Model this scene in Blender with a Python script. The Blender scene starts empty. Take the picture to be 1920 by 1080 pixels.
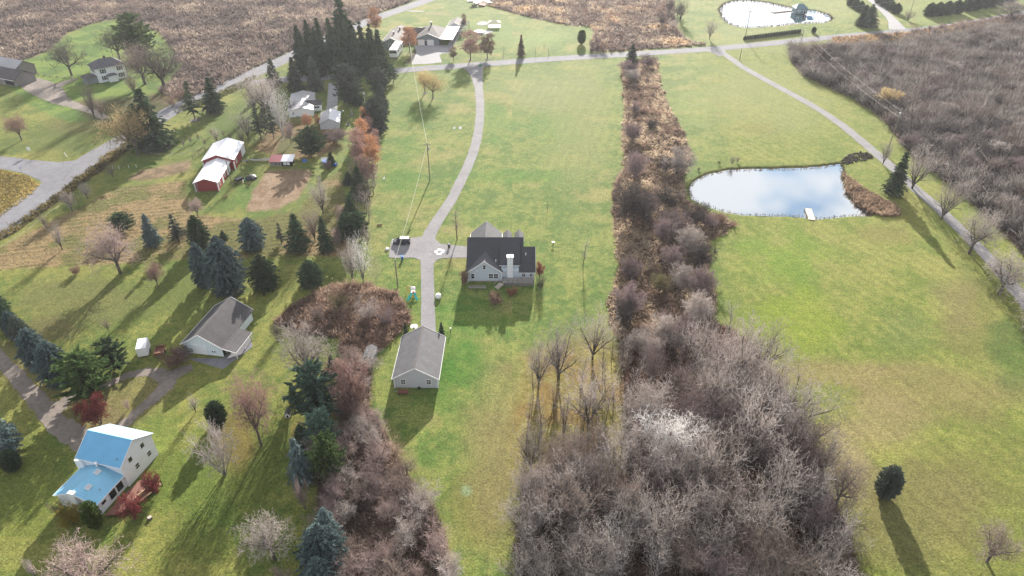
import bpy, bmesh, math, random
import numpy as np
from math import radians, sin, cos, pi, atan2, hypot

C = bpy.context.scene.collection
SC = bpy.context.scene

# ------------------------------------------------------------------ camera, sky, sun, exposure
CAM_H, PITCH, FOC = 92.0, radians(34.5), 1280.0
cam_d = bpy.data.cameras.new('camera'); cam_d.lens = 24; cam_d.sensor_width = 36
cam_d.clip_start = 1; cam_d.clip_end = 12000
cam = bpy.data.objects.new('camera', cam_d); C.objects.link(cam)
cam.location = (0, 0, CAM_H); cam.rotation_euler = (pi/2 - PITCH, 0, 0)
SC.camera = cam

SUN_EL, SUN_AZ = radians(18.0), radians(5.0)          # azimuth measured from +Y towards +X
world = bpy.data.worlds.new('World'); SC.world = world; world.use_nodes = True
wn = world.node_tree.nodes; wl = world.node_tree.links; wn.clear()
wo = wn.new('ShaderNodeOutputWorld'); bg = wn.new('ShaderNodeBackground')
sky = wn.new('ShaderNodeTexSky'); sky.sky_type = 'NISHITA'; sky.sun_disc = False
sky.sun_elevation = SUN_EL; sky.sun_rotation = SUN_AZ; sky.air_density = 1.0; sky.dust_density = 0.7
tc = wn.new('ShaderNodeTexCoord'); mp = wn.new('ShaderNodeMapping'); mp.inputs['Scale'].default_value = (1, 1, 2.4)
mp.inputs['Location'].default_value = (0.33, 0.1, 0.42)
nz = wn.new('ShaderNodeTexNoise'); nz.inputs['Scale'].default_value = 7.5; nz.inputs['Detail'].default_value = 6; nz.inputs['Roughness'].default_value = 0.5
rp = wn.new('ShaderNodeValToRGB'); rp.color_ramp.elements[0].position = 0.39; rp.color_ramp.elements[1].position = 0.52
mx = wn.new('ShaderNodeMix'); mx.data_type = 'RGBA'; mx.inputs[7].default_value = (7.4, 7.5, 7.8, 1)
wl.new(tc.outputs['Generated'], mp.inputs[0]); wl.new(mp.outputs[0], nz.inputs['Vector']); wl.new(nz.outputs[0], rp.inputs[0])
tn = wn.new('ShaderNodeMix'); tn.data_type = 'RGBA'; tn.blend_type = 'MULTIPLY'; tn.inputs[0].default_value = 1; tn.inputs[7].default_value = (.50, .70, .90, 1)
wl.new(rp.outputs[0], mx.inputs[0]); wl.new(sky.outputs[0], tn.inputs[6]); wl.new(tn.outputs[2], mx.inputs[6]); wl.new(mx.outputs[2], bg.inputs['Color'])
bg.inputs['Strength'].default_value = 0.05; wl.new(bg.outputs[0], wo.inputs[0])

sl = bpy.data.lights.new('sun', 'SUN'); sl.energy = 5.0; sl.angle = radians(0.6); sl.color = (1.0, 0.93, 0.84)
sun = bpy.data.objects.new('sun', sl); C.objects.link(sun)
sun.rotation_euler = (-(pi/2 - SUN_EL), 0, -SUN_AZ); sun.location = (0, 0, 150)
SC.view_settings.view_transform = 'Standard'; SC.view_settings.look = 'None'; SC.view_settings.gamma = 1
SC.view_settings.exposure = 1.62
SC.cycles.max_bounces = 5; SC.cycles.diffuse_bounces = 2; SC.cycles.glossy_bounces = 2; SC.cycles.transmission_bounces = 3

# ------------------------------------------------------------------ plan coordinates (photo survey -> metres on the ground)
CT, ST = cos(PITCH), sin(PITCH)
def G(px, py, z=0.0):
    dx = (px-960)/FOC; dy = -(py-540)/FOC
    d = (dx, CT + dy*ST, -ST + dy*CT); t = (z-CAM_H)/d[2]
    return (d[0]*t, d[1]*t)
def P(X, Y, Z=0.0):
    z = Z-CAM_H; dep = Y*CT - z*ST; up = Y*ST + z*CT
    return 960 + FOC*X/dep, 540 - FOC*up/dep
def mpp(px, py):                       # metres per photo pixel, across, at a ground point
    X, Y = G(px, py); return (Y*CT + CAM_H*ST)/FOC
def height_of(base, ytop):
    X, Y = G(*base); lo, hi = 0., 60.
    for _ in range(30):
        m = (lo+hi)/2
        if P(X, Y, m)[1] > ytop: lo = m
        else: hi = m
    return lo

# ------------------------------------------------------------------ tags and mesh helpers
def tag(o, label=None, cat=None, group=None, kind=None):
    if label: o['label'] = label
    if cat: o['category'] = cat
    if group: o['group'] = group
    if kind: o['kind'] = kind
    return o
def empty(name, loc, rz=0, label=None, cat=None, group=None):
    o = bpy.data.objects.new(name, None); C.objects.link(o); o.location = loc; o.rotation_euler = (0, 0, rz)
    o.empty_display_size = 0.5
    return tag(o, label, cat, group)
def np_mesh(name, V, F, mat=None, parent=None, col=None, smooth=False):
    V = np.asarray(V, dtype=np.float32); F = np.asarray(F, dtype=np.int32); k = F.shape[1]
    me = bpy.data.meshes.new(name); me.vertices.add(len(V)); me.vertices.foreach_set('co', V.ravel())
    me.loops.add(F.size); me.loops.foreach_set('vertex_index', F.ravel())
    me.polygons.add(len(F)); me.polygons.foreach_set('loop_start', np.arange(0, F.size, k, dtype=np.int32))
    me.update(calc_edges=True)
    if smooth: me.polygons.foreach_set('use_smooth', np.ones(len(F), dtype=bool))
    if col is not None:
        a = me.color_attributes.new('col', 'FLOAT_COLOR', 'POINT')
        a.data.foreach_set('color', np.hstack([col, np.ones((len(col), 1))]).astype(np.float32).ravel())
    if mat: me.materials.append(mat)
    o = bpy.data.objects.new(name, me); C.objects.link(o)
    if parent: o.parent = parent
    return o
class MB:
    def __init__(s): s.v = []; s.f = []
    def add(s, vs, fs):
        n = len(s.v); s.v += [tuple(v) for v in vs]; s.f += [tuple(i+n for i in f) for f in fs]; return s
    def box(s, x0, y0, z0, x1, y1, z1):
        vs = [(x0,y0,z0),(x1,y0,z0),(x1,y1,z0),(x0,y1,z0),(x0,y0,z1),(x1,y0,z1),(x1,y1,z1),(x0,y1,z1)]
        return s.add(vs, [(0,3,2,1),(4,5,6,7),(0,1,5,4),(1,2,6,5),(2,3,7,6),(3,0,4,7)])
    def obox(s, c, ax, ay, az):          # centre and three half-axis vectors
        c, ax, ay, az = map(np.array, (c, ax, ay, az)); vs = []
        for k in (-1, 1):
            for i, j in ((-1,-1),(1,-1),(1,1),(-1,1)): vs.append(tuple(c+i*ax+j*ay+k*az))
        return s.add(vs, [(0,3,2,1),(4,5,6,7),(0,1,5,4),(1,2,6,5),(2,3,7,6),(3,0,4,7)])
    def slab(s, pts, t):                 # polygon given by its top face, thickened downward
        n = len(pts); vs = list(pts) + [(p[0], p[1], p[2]-t) for p in pts]
        return s.add(vs, [tuple(range(n)), tuple(range(2*n-1, n-1, -1))] + [(i, n+i, n+(i+1) % n, (i+1) % n) for i in range(n)])
    def beam(s, a, b, w, h=None):        # box beam between points
        a = np.array(a, float); b = np.array(b, float); d = b-a; L = np.linalg.norm(d); d /= L
        up = np.array((0,0,1.)) if abs(d[2]) < .95 else np.array((0,1.,0)); x = np.cross(d, up); x /= np.linalg.norm(x); u = np.cross(x, d)
        return s.obox((a+b)/2, d*L/2, x*w/2, u*(h or w)/2)
    def tube(s, a, b, r0, r1=None, n=8, cap=True):
        r1 = r0 if r1 is None else r1
        a = np.array(a, float); b = np.array(b, float); d = b-a; d /= np.linalg.norm(d)
        up = np.array((0,0,1.)) if abs(d[2]) < .95 else np.array((0,1.,0)); x = np.cross(d, up); x /= np.linalg.norm(x); u = np.cross(x, d)
        vs = []
        for p, r in ((a, r0), (b, r1)):
            for i in range(n): t = 2*pi*i/n; vs.append(tuple(p + x*cos(t)*r + u*sin(t)*r))
        fs = [(i, (i+1) % n, n+(i+1) % n, n+i) for i in range(n)]
        if cap: fs += [tuple(range(n-1, -1, -1)), tuple(range(n, 2*n))]
        return s.add(vs, fs)
    def lathe(s, c, prof, n=14):
        vs = []; m = len(prof)
        for r, z in prof:
            for i in range(n): t = 2*pi*i/n; vs.append((c[0]+r*cos(t), c[1]+r*sin(t), c[2]+z))
        fs = [(j*n+i, j*n+(i+1) % n, (j+1)*n+(i+1) % n, (j+1)*n+i) for j in range(m-1) for i in range(n)]
        fs += [tuple(range(n-1, -1, -1)), tuple(range((m-1)*n, m*n))]
        return s.add(vs, fs)
    def build(s, name, mat, parent=None, smooth=False, bevel=0):
        me = bpy.data.meshes.new(name); me.from_pydata(s.v, [], s.f); me.update()
        bm = bmesh.new(); bm.from_mesh(me); bmesh.ops.recalc_face_normals(bm, faces=bm.faces); bm.to_mesh(me); bm.free()
        if smooth: me.polygons.foreach_set('use_smooth', np.ones(len(me.polygons), dtype=bool))
        me.materials.append(mat)
        o = bpy.data.objects.new(name, me); C.objects.link(o)
        if parent: o.parent = parent
        if bevel:
            b = o.modifiers.new('bevel', 'BEVEL'); b.width = bevel; b.segments = 2; b.limit_method = 'ANGLE'
        return o

# ------------------------------------------------------------------ materials
def lin(c): c /= 255; return c/12.92 if c <= .04045 else ((c+.055)/1.055)**2.4
def S(r, g, b, k=1.0): return (lin(r)*k, lin(g)*k, lin(b)*k)
KA = 0.40                                # sunlit picture colour -> base colour
def A(r, g, b, k=1.0): return S(r, g, b, KA*k)
def newmat(name):
    m = bpy.data.materials.new(name); m.use_nodes = True; nt = m.node_tree
    p = nt.nodes['Principled BSDF']; return m, nt, p
def nd(nt, t, **kw):
    n = nt.nodes.new(t)
    for k, v in kw.items(): n.inputs[k].default_value = v
    return n
def mat(name, c, rough=.7, var=.15, scale=2.0, bump=0., metal=0., spec=.4, stripe=None, stripe_amt=.25, c2=None, coat=0):
    """base colour broken up by two noises; stripe=(axis vector scale) adds seams, boards or courses in object space"""
    m, nt, p = newmat(name); L = nt.links
    t = nd(nt, 'ShaderNodeTexCoord'); n1 = nd(nt, 'ShaderNodeTexNoise', Scale=scale, Detail=6.)
    L.new(t.outputs['Object'], n1.inputs['Vector'])
    n2 = nd(nt, 'ShaderNodeTexNoise', Scale=scale*.13, Detail=3.); L.new(t.outputs['Object'], n2.inputs['Vector'])
    ad = nd(nt, 'ShaderNodeMath'); ad.operation = 'ADD'; L.new(n1.outputs[0], ad.inputs[0]); L.new(n2.outputs[0], ad.inputs[1])
    mr = nd(nt, 'ShaderNodeMapRange'); mr.inputs[1].default_value = .6; mr.inputs[2].default_value = 1.4
    L.new(ad.outputs[0], mr.inputs[0])
    mixc = nd(nt, 'ShaderNodeMix'); mixc.data_type = 'RGBA'
    lo = tuple(x*(1-var) for x in c) if c2 is None else c2; hi = tuple(min(1, x*(1+var)) for x in c)
    mixc.inputs[6].default_value = (*lo, 1); mixc.inputs[7].default_value = (*hi, 1); L.new(mr.outputs[0], mixc.inputs[0])
    out = mixc.outputs[2]; hgt = n1.outputs[0]
    if stripe:
        vm = nd(nt, 'ShaderNodeVectorMath'); vm.operation = 'DOT_PRODUCT'; vm.inputs[1].default_value = stripe
        L.new(t.outputs['Object'], vm.inputs[0])
        fr = nd(nt, 'ShaderNodeMath'); fr.operation = 'FRACT'; L.new(vm.outputs['Value'], fr.inputs[0])
        lt = nd(nt, 'ShaderNodeMath'); lt.operation = 'LESS_THAN'; lt.inputs[1].default_value = .14; L.new(fr.outputs[0], lt.inputs[0])
        ml = nd(nt, 'ShaderNodeMath'); ml.operation = 'MULTIPLY'; ml.inputs[1].default_value = stripe_amt; L.new(lt.outputs[0], ml.inputs[0])
        m2 = nd(nt, 'ShaderNodeMix'); m2.data_type = 'RGBA'; m2.inputs[7].default_value = (*[x*.35 for x in c], 1)
        L.new(ml.outputs[0], m2.inputs[0]); L.new(out, m2.inputs[6]); out = m2.outputs[2]
    L.new(out, p.inputs['Base Color']); p.inputs['Roughness'].default_value = rough
    p.inputs['Metallic'].default_value = metal; p.inputs['Specular IOR Level'].default_value = spec; p.inputs['Coat Weight'].default_value = coat
    if bump:
        b = nd(nt, 'ShaderNodeBump', Strength=bump, Distance=.05); L.new(hgt, b.inputs['Height']); L.new(b.outputs[0], p.inputs['Normal'])
    return m
def vegmat(name, c, c2, trans=.3, scale=6., rnd=.25):
    """foliage or twig colour: noise in object space, a little different on every copy, partly translucent"""
    m, nt, p = newmat(name); L = nt.links
    t = nd(nt, 'ShaderNodeTexCoord'); n1 = nd(nt, 'ShaderNodeTexNoise', Scale=scale, Detail=4.); L.new(t.outputs['Object'], n1.inputs['Vector'])
    mr = nd(nt, 'ShaderNodeMapRange'); mr.inputs[1].default_value = .35; mr.inputs[2].default_value = .65; L.new(n1.outputs[0], mr.inputs[0])
    mc = nd(nt, 'ShaderNodeMix'); mc.data_type = 'RGBA'; mc.inputs[6].default_value = (*c, 1); mc.inputs[7].default_value = (*c2, 1); L.new(mr.outputs[0], mc.inputs[0])
    oi = nd(nt, 'ShaderNodeObjectInfo'); hs = nd(nt, 'ShaderNodeHueSaturation')
    r = nd(nt, 'ShaderNodeMapRange'); r.inputs[3].default_value = 1-rnd; r.inputs[4].default_value = 1+rnd; L.new(oi.outputs['Random'], r.inputs[0])
    L.new(r.outputs[0], hs.inputs['Value']); L.new(mc.outputs[2], hs.inputs['Color'])
    d = nd(nt, 'ShaderNodeBsdfDiffuse'); tr = nd(nt, 'ShaderNodeBsdfTranslucent'); ms = nd(nt, 'ShaderNodeMixShader', Fac=trans)
    L.new(hs.outputs[0], d.inputs[0]); L.new(hs.outputs[0], tr.inputs[0]); L.new(d.outputs[0], ms.inputs[1]); L.new(tr.outputs[0], ms.inputs[2])
    nt.nodes.remove(p); L.new(ms.outputs[0], nt.nodes['Material Output'].inputs[0]); return m
def attrmat(name, trans=.3):
    m, nt, p = newmat(name); L = nt.links; a = nd(nt, 'ShaderNodeAttribute'); a.attribute_name = 'col'
    d = nd(nt, 'ShaderNodeBsdfDiffuse'); tr = nd(nt, 'ShaderNodeBsdfTranslucent'); ms = nd(nt, 'ShaderNodeMixShader', Fac=trans)
    L.new(a.outputs[0], d.inputs[0]); L.new(a.outputs[0], tr.inputs[0]); L.new(d.outputs[0], ms.inputs[1]); L.new(tr.outputs[0], ms.inputs[2])
    nt.nodes.remove(p); L.new(ms.outputs[0], nt.nodes['Material Output'].inputs[0]); return m
def groundmat():
    m, nt, p = newmat('ground'); L = nt.links; a = nd(nt, 'ShaderNodeAttribute'); a.attribute_name = 'col'
    t = nd(nt, 'ShaderNodeTexCoord'); out = a.outputs[0]
    for sc, lo, hi, det in ((.22, .90, 1.10, 6.), (.9, .74, 1.26, 8.), (2.6, .50, 1.50, 4.)):
        n = nd(nt, 'ShaderNodeTexNoise', Scale=sc, Detail=det, Roughness=.7); L.new(t.outputs['Object'], n.inputs['Vector'])
        r = nd(nt, 'ShaderNodeMapRange'); r.inputs[1].default_value = .3; r.inputs[2].default_value = .7; r.inputs[3].default_value = lo; r.inputs[4].default_value = hi
        L.new(n.outputs[0], r.inputs[0])
        v = nd(nt, 'ShaderNodeVectorMath'); v.operation = 'SCALE'; L.new(out, v.inputs[0]); L.new(r.outputs[0], v.inputs['Scale']); out = v.outputs[0]
    n = nd(nt, 'ShaderNodeTexNoise', Scale=1.9, Detail=8., Roughness=.75); L.new(t.outputs['Object'], n.inputs['Vector'])
    r = nd(nt, 'ShaderNodeMapRange'); r.inputs[1].default_value = .52; r.inputs[2].default_value = .72; r.inputs[4].default_value = .42; L.new(n.outputs[0], r.inputs[0])
    mc = nd(nt, 'ShaderNodeMix'); mc.data_type = 'RGBA'; mc.inputs[7].default_value = (*A(205, 190, 140), 1); L.new(r.outputs[0], mc.inputs[0]); L.new(out, mc.inputs[6])
    L.new(mc.outputs[2], p.inputs['Base Color']); p.inputs['Roughness'].default_value = .95; p.inputs['Specular IOR Level'].default_value = .1
    nb = nd(nt, 'ShaderNodeTexNoise', Scale=3.2, Detail=6., Roughness=.7); L.new(t.outputs['Object'], nb.inputs['Vector'])
    b = nd(nt, 'ShaderNodeBump', Strength=.55, Distance=.25); L.new(nb.outputs[0], b.inputs['Height']); L.new(b.outputs[0], p.inputs['Normal'])
    return m
def watermat():
    m, nt, p = newmat('water'); L = nt.links
    g = nd(nt, 'ShaderNodeBsdfGlossy', Roughness=.03); g.inputs[0].default_value = (.9, .93, .95, 1)
    d = nd(nt, 'ShaderNodeBsdfDiffuse'); d.inputs[0].default_value = (.05, .075, .08, 1)
    f = nd(nt, 'ShaderNodeFresnel', IOR=1.33); mr = nd(nt, 'ShaderNodeMapRange'); mr.inputs[2].default_value = .28; mr.inputs[3].default_value = .62; mr.inputs[4].default_value = .92
    ms = nd(nt, 'ShaderNodeMixShader'); L.new(f.outputs[0], mr.inputs[0]); L.new(mr.outputs[0], ms.inputs[0]); L.new(d.outputs[0], ms.inputs[1]); L.new(g.outputs[0], ms.inputs[2])
    t = nd(nt, 'ShaderNodeTexCoord'); n = nd(nt, 'ShaderNodeTexNoise', Scale=2.2, Detail=3.); L.new(t.outputs['Object'], n.inputs['Vector'])
    b = nd(nt, 'ShaderNodeBump', Strength=.06, Distance=.03); L.new(n.outputs[0], b.inputs['Height']); L.new(b.outputs[0], g.inputs['Normal'])
    nt.nodes.remove(p); L.new(ms.outputs[0], nt.nodes['Material Output'].inputs[0]); return m

def cracks(m, scale=.28, amt=.45, w=.012):
    nt = m.node_tree; L = nt.links; p = nt.nodes['Principled BSDF']; src = p.inputs['Base Color'].links[0].from_socket
    t = nd(nt, 'ShaderNodeTexCoord'); n = nd(nt, 'ShaderNodeTexNoise', Scale=.6, Detail=4.); L.new(t.outputs['Object'], n.inputs['Vector'])
    mxv = nd(nt, 'ShaderNodeMix'); mxv.data_type = 'VECTOR'; mxv.inputs[0].default_value = .12; L.new(t.outputs['Object'], mxv.inputs[4]); L.new(n.outputs[1], mxv.inputs[5])
    v = nd(nt, 'ShaderNodeTexVoronoi', Scale=scale); v.feature = 'DISTANCE_TO_EDGE'; L.new(mxv.outputs[1], v.inputs['Vector'])
    r = nd(nt, 'ShaderNodeMapRange'); r.inputs[2].default_value = w; r.inputs[3].default_value = 1-amt; r.inputs[4].default_value = 1; L.new(v.outputs['Distance'], r.inputs[0])
    vm = nd(nt, 'ShaderNodeVectorMath'); vm.operation = 'SCALE'; L.new(src, vm.inputs[0]); L.new(r.outputs[0], vm.inputs['Scale']); L.new(vm.outputs[0], p.inputs['Base Color']); return m
M = dict(
 ground=groundmat(), water=watermat(), attr=attrmat('dry_stalks', .5),
 asphalt=mat('asphalt', (.20, .20, .215), .9, .12, .5, .3, spec=.12, c2=(.14, .14, .152)),
 drive=mat('drive_asphalt', (.235, .228, .232), .92, .12, 1.5, .3, spec=.12, c2=(.185, .18, .184)),
 concrete=mat('concrete', (.30, .295, .30), .92, .10, 1.0, .2, spec=.12),
 gravel=mat('gravel', (.20, .165, .14), .95, .3, 1.2, .6, c2=(.10, .088, .076)),
 shingle=mat('shingle_grey', (.098, .098, .106), .8, .3, 5, .5, stripe=(0, 0, 5.), stripe_amt=.35),
 shingle_dk=mat('shingle_dark', (.028, .031, .038), .5, .25, 6, .4, spec=.5, stripe=(1.4, 0, 0), stripe_amt=.35),
 shingle_br=mat('shingle_brown', (.085, .075, .075), .85, .25, 3, .4, stripe=(0, 0, 4.), stripe_amt=.3),
 shingle_barn=mat('shingle_barn', (.070, .065, .067), .85, .35, 2.5, .5, stripe=(0, 0, 5.), stripe_amt=.5, c2=(.042, .040, .043)),
 metal_blue=mat('metal_roof_blue', (.16, .42, .64), .6, .08, .6, 0, metal=.6, spec=1.0, stripe=(0, 3.0, 0), stripe_amt=.18, coat=0),
 metal_bluew=mat('metal_roof_blue_wing', (.24, .52, .70), .6, .08, .6, 0, metal=.6, spec=1.0, stripe=(2.2, 0, 0), stripe_amt=.28, coat=0),
 metal_white=mat('metal_roof_white', (.78, .78, .80), .4, .04, 2, 0, spec=.6, stripe=(0, 1.1, 0), stripe_amt=.10),
 metal_grey=mat('metal_roof_grey', (.34, .33, .34), .45, .15, 1.2, 0, spec=.6, stripe=(0, 1.2, 0), stripe_amt=.25),
 metal_red=mat('metal_roof_red', (.36, .12, .13), .5, .15, 2),
 siding=mat('siding_blue_grey', (.52, .58, .63), .6, .06, 1.5, .1, stripe=(0, 0, 4.5), stripe_amt=.16),
 siding_bb=mat('siding_board_batten', (.54, .60, .66), .6, .07, 1.5, .1, stripe=(2.4, 0, 0), stripe_amt=.18),
 siding_gr=mat('siding_grey', (.56, .57, .60), .6, .06, 1.5, .1, stripe=(0, 0, 5.), stripe_amt=.14),
 siding_wh=mat('siding_white', (.82, .84, .86), .55, .05, 1.5, .05, stripe=(0, 0, 4.), stripe_amt=.10),
 siding_metal=mat('siding_pale_metal', (.72, .80, .83), .5, .05, 1.5, .05, stripe=(1.1, 1.1, 0), stripe_amt=.14),
 siding_dk=mat('siding_slate', (.20, .23, .24), .7, .12, 2, .1, stripe=(0, 0, 4.), stripe_amt=.2),
 brick=mat('brick_brown', (.17, .12, .10), .85, .3, 8, .4, stripe=(0, 0, 7.), stripe_amt=.25),
 red=mat('siding_barn_red', (.27, .035, .035), .6, .12, 2, .1, stripe=(1.6, 1.6, 0), stripe_amt=.25),
 white=mat('paint_white', (.80, .80, .80), .5, .03, 2), cream=mat('paint_cream', (.62, .60, .54), .6, .06, 2),
 glass=mat('window_glass', (.02, .024, .03), .08, .2, 1, spec=.8), dark=mat('dark_opening', (.015, .015, .017), .8, .2, 2),
 deck=mat('deck_red_brown', (.20, .09, .065), .75, .2, 3, .1, stripe=(0, 7., 0), stripe_amt=.35),
 deck_tan=mat('deck_tan', (.38, .25, .15), .8, .15, 3, .1), wood_grey=mat('wood_weathered', (.26, .245, .23), .85, .2, 4, .2, stripe=(5., 0, 0), stripe_amt=.3),
 wood=mat('wood_pole', (.20, .165, .13), .85, .25, 4, .2), wood_pale=mat('wood_pale', (.46, .41, .34), .8, .12, 4),
 bark=mat('bark', (.095, .08, .07), .95, .35, 9, .6), bark_grey=mat('bark_grey', (.20, .185, .175), .95, .3, 9, .6),
 bark_white=mat('bark_pale', (.50, .48, .46), .9, .2, 8, .4), rock=mat('rock', (.34, .32, .31), .9, .4, 3, .6),
 car_body=mat('car_paint_dark', (.03, .035, .045), .22, .1, 1, spec=.7, coat=.8), chrome=mat('chrome', (.7, .7, .72), .2, .05, 1, metal=1),
 tyre=mat('tyre', (.02, .02, .02), .85, .2, 6), steel=mat('steel', (.45, .46, .48), .4, .1, 3, metal=.7),
 blue_plastic=mat('plastic_blue', (.03, .14, .42), .45, .08, 2), black_plastic=mat('plastic_black', (.02, .02, .022), .5, .1, 2),
 teal_plastic=mat('plastic_teal', (.02, .40, .38), .4, .05, 2), yellow_plastic=mat('plastic_yellow', (.62, .40, .06), .4, .05, 2),
 red_plastic=mat('plastic_red', (.5, .04, .03), .4, .05, 2), orange_plastic=mat('plastic_orange', (.6, .30, .12), .5, .05, 2),
 tarp=mat('tarp_blue', (.02, .12, .45), .6, .15, 3, .4), hut=mat('hut_teal', (.09, .18, .20), .7, .15, 3, stripe=(3., 0, 0)), cable=mat('cable', (.55, .53, .48), .5, .1, 2),
 green_plastic=mat('plastic_green', (.03, .22, .12), .5, .08, 2), rust=mat('rusty_metal', (.16, .07, .045), .85, .35, 6, .3), stone=mat('stone_wall', (.28, .25, .22), .9, .35, 5, .6),
)
V = dict(
 spruce=vegmat('needles_dark', (.046, .076, .046), (.086, .124, .068), .15), blue=vegmat('needles_blue', (.085, .125, .122), (.155, .205, .200), .12),
 pine=vegmat('needles_pine', (.060, .105, .040), (.12, .17, .06), .2), bluepine=vegmat('needles_blue_pine', (.060, .11, .082), (.11, .17, .13), .15),
 grey_green=vegmat('needles_grey_green', (.085, .105, .085), (.14, .16, .125), .15), arbor=vegmat('needles_arborvitae', (.045, .085, .018), (.10, .14, .03), .2),
 grey=vegmat('twigs_grey', (.32, .275, .25), (.50, .445, .41), .15), brown=vegmat('twigs_brown', (.22, .17, .145), (.31, .25, .215), .15),
 purple=vegmat('twigs_purple', (.21, .16, .16), (.29, .225, .22), .15), pink=vegmat('twigs_pink', (.30, .225, .21), (.41, .32, .295), .2),
 white=vegmat('twigs_white', (.62, .59, .57), (.78, .75, .72), .1), dark=vegmat('twigs_dark', (.085, .074, .07), (.14, .12, .11), .15),
 gold=vegmat('leaves_gold', (.36, .27, .14), (.52, .42, .22), .3), orange=vegmat('leaves_orange', (.36, .18, .10), (.46, .27, .16), .3),
 rose=vegmat('leaves_rose', (.28, .17, .145), (.38, .255, .225), .25), crimson=vegmat('leaves_crimson', (.15, .035, .04), (.24, .075, .07), .2),
 yellowgreen=vegmat('leaves_yellow_green', (.19, .17, .03), (.28, .20, .05), .3), olive=vegmat('twigs_olive', (.17, .155, .075), (.25, .22, .12), .2),
 rust=vegmat('leaves_rust', (.20, .13, .10), (.28, .19, .15), .25),
)

for k_ in ('asphalt', 'drive', 'concrete'): cracks(M[k_], dict(asphalt=.16, drive=.30, concrete=.22)[k_], .4)

# ------------------------------------------------------------------ noise and polygon helpers
def vnoise(x, y, seed=0):
    r = np.random.RandomState(seed).rand(257, 257); xi = np.floor(x).astype(int); yi = np.floor(y).astype(int)
    fx = x-xi; fy = y-yi; fx = fx*fx*(3-2*fx); fy = fy*fy*(3-2*fy); xi &= 255; yi &= 255
    return (r[yi, xi]*(1-fx)+r[yi, xi+1]*fx)*(1-fy) + (r[yi+1, xi]*(1-fx)+r[yi+1, xi+1]*fx)*fy
def fbm(x, y, sc, seed=0, oc=4):
    s = 0; a = 1; t = 0
    for i in range(oc): s = s + a*vnoise(x/sc*2**i+31*i, y/sc*2**i+17*i, seed+i); t += a; a *= .55
    return s/t
def inpoly(X, Y, poly):
    X = np.asarray(X); Y = np.asarray(Y); r = np.zeros(X.shape, bool); n = len(poly)
    for i in range(n):
        x0, y0 = poly[i]; x1, y1 = poly[(i+1) % n]
        if y0 == y1: continue
        c = ((y0 > Y) != (y1 > Y)) & (X < (x1-x0)*(Y-y0)/(y1-y0)+x0); r ^= c
    return r
def catmull(pts, n=8, closed=False):
    pts = [np.array(p, float) for p in pts]; m = len(pts); out = []
    rng_ = range(m) if closed else range(m-1)
    for i in rng_:
        p0 = pts[(i-1) % m] if closed or i > 0 else pts[0]*2-pts[1]; p1 = pts[i]; p2 = pts[(i+1) % m]
        p3 = pts[(i+2) % m] if closed or i+2 < m else pts[-1]*2-pts[-2]
        for k in range(n):
            t = k/n; out.append(.5*((2*p1)+(-p0+p2)*t+(2*p0-5*p1+4*p2-p3)*t*t+(-p0+3*p1-3*p2+p3)*t**3))
    if not closed: out.append(pts[-1])
    return [tuple(p) for p in out]
def gpoly(pp): return [G(*p) for p in pp]

# outlines of the pieces of land
PL = dict(
 field_tl=[(-900,-180),(960,-180),(960,-60),(800,-8),(700,28),(560,90),(480,125),(400,168),(335,190),(300,172),(345,120),(300,60),(215,35),(178,42),(125,62),(90,95),(20,122),(-60,145),(-900,330)],
 field_tm=[(955,22),(1000,34),(1060,46),(1108,50),(1114,60),(1106,98),(1150,97),(1325,84),(1290,76),(1268,55),(1262,0),(1240,-70),(880,-70),(892,4)],
 thicket=[(1480,88),(1500,96),(1660,86),(1800,66),(1935,44),(2300,0),(2300,720),(1980,560),(1905,462),(1815,372),(1700,282),(1655,222),(1600,185),(1510,145),(1485,118)],
 strip=[(1165,118),(1232,108),(1236,150),(1252,196),(1275,235),(1300,290),(1280,330),(1285,372),(1320,392),(1385,420),(1330,455),(1330,520),(1345,560),(1330,600),(1200,640),(1158,640),(1140,600),(1140,570),(1160,500),(1147,410),(1150,345),(1170,310),(1166,260),(1172,200)],
 wood=[(1158,640),(1200,620),(1330,590),(1400,640),(1460,715),(1515,800),(1545,890),(1590,1000),(1630,1140),(960,1140),(985,900),(1178,890),(1168,720)],
 litter=[(985,660),(1040,640),(1150,630),(1178,700),(1182,900),(960,930),(965,760)],
 oval=[(510,604),(560,566),(620,538),(690,532),(745,552),(772,598),(742,632),(704,662),(668,690),(636,650),(640,632),(560,626)],
 thicket_b=[(640,680),(700,690),(690,760),(720,800),(742,850),(780,920),(832,990),(850,1080),(850,1150),(585,1150),(600,960),(590,870),(640,800)],
 pond=[(1292,352),(1300,340),(1325,326),(1370,317),(1440,315),(1500,314),(1540,311),(1576,306),(1582,322),(1585,345),(1596,370),(1612,385),(1634,396),(1636,402),(1600,402),(1580,404),(1550,407),(1525,408),(1500,404),(1450,402),(1400,401),(1360,395),(1320,382),(1298,370)],
 pond_far=[(1350,18),(1358,7),(1375,1),(1400,0),(1440,4),(1470,11),(1500,17),(1530,20),(1552,27),(1561,35),(1545,41),(1500,42),(1450,48),(1400,50),(1375,46),(1358,36)],
 reeds=[(1578,322),(1589,332),(1612,350),(1645,368),(1678,386),(1688,404),(1660,406),(1632,400),(1604,382),(1590,358)],
)
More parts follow.
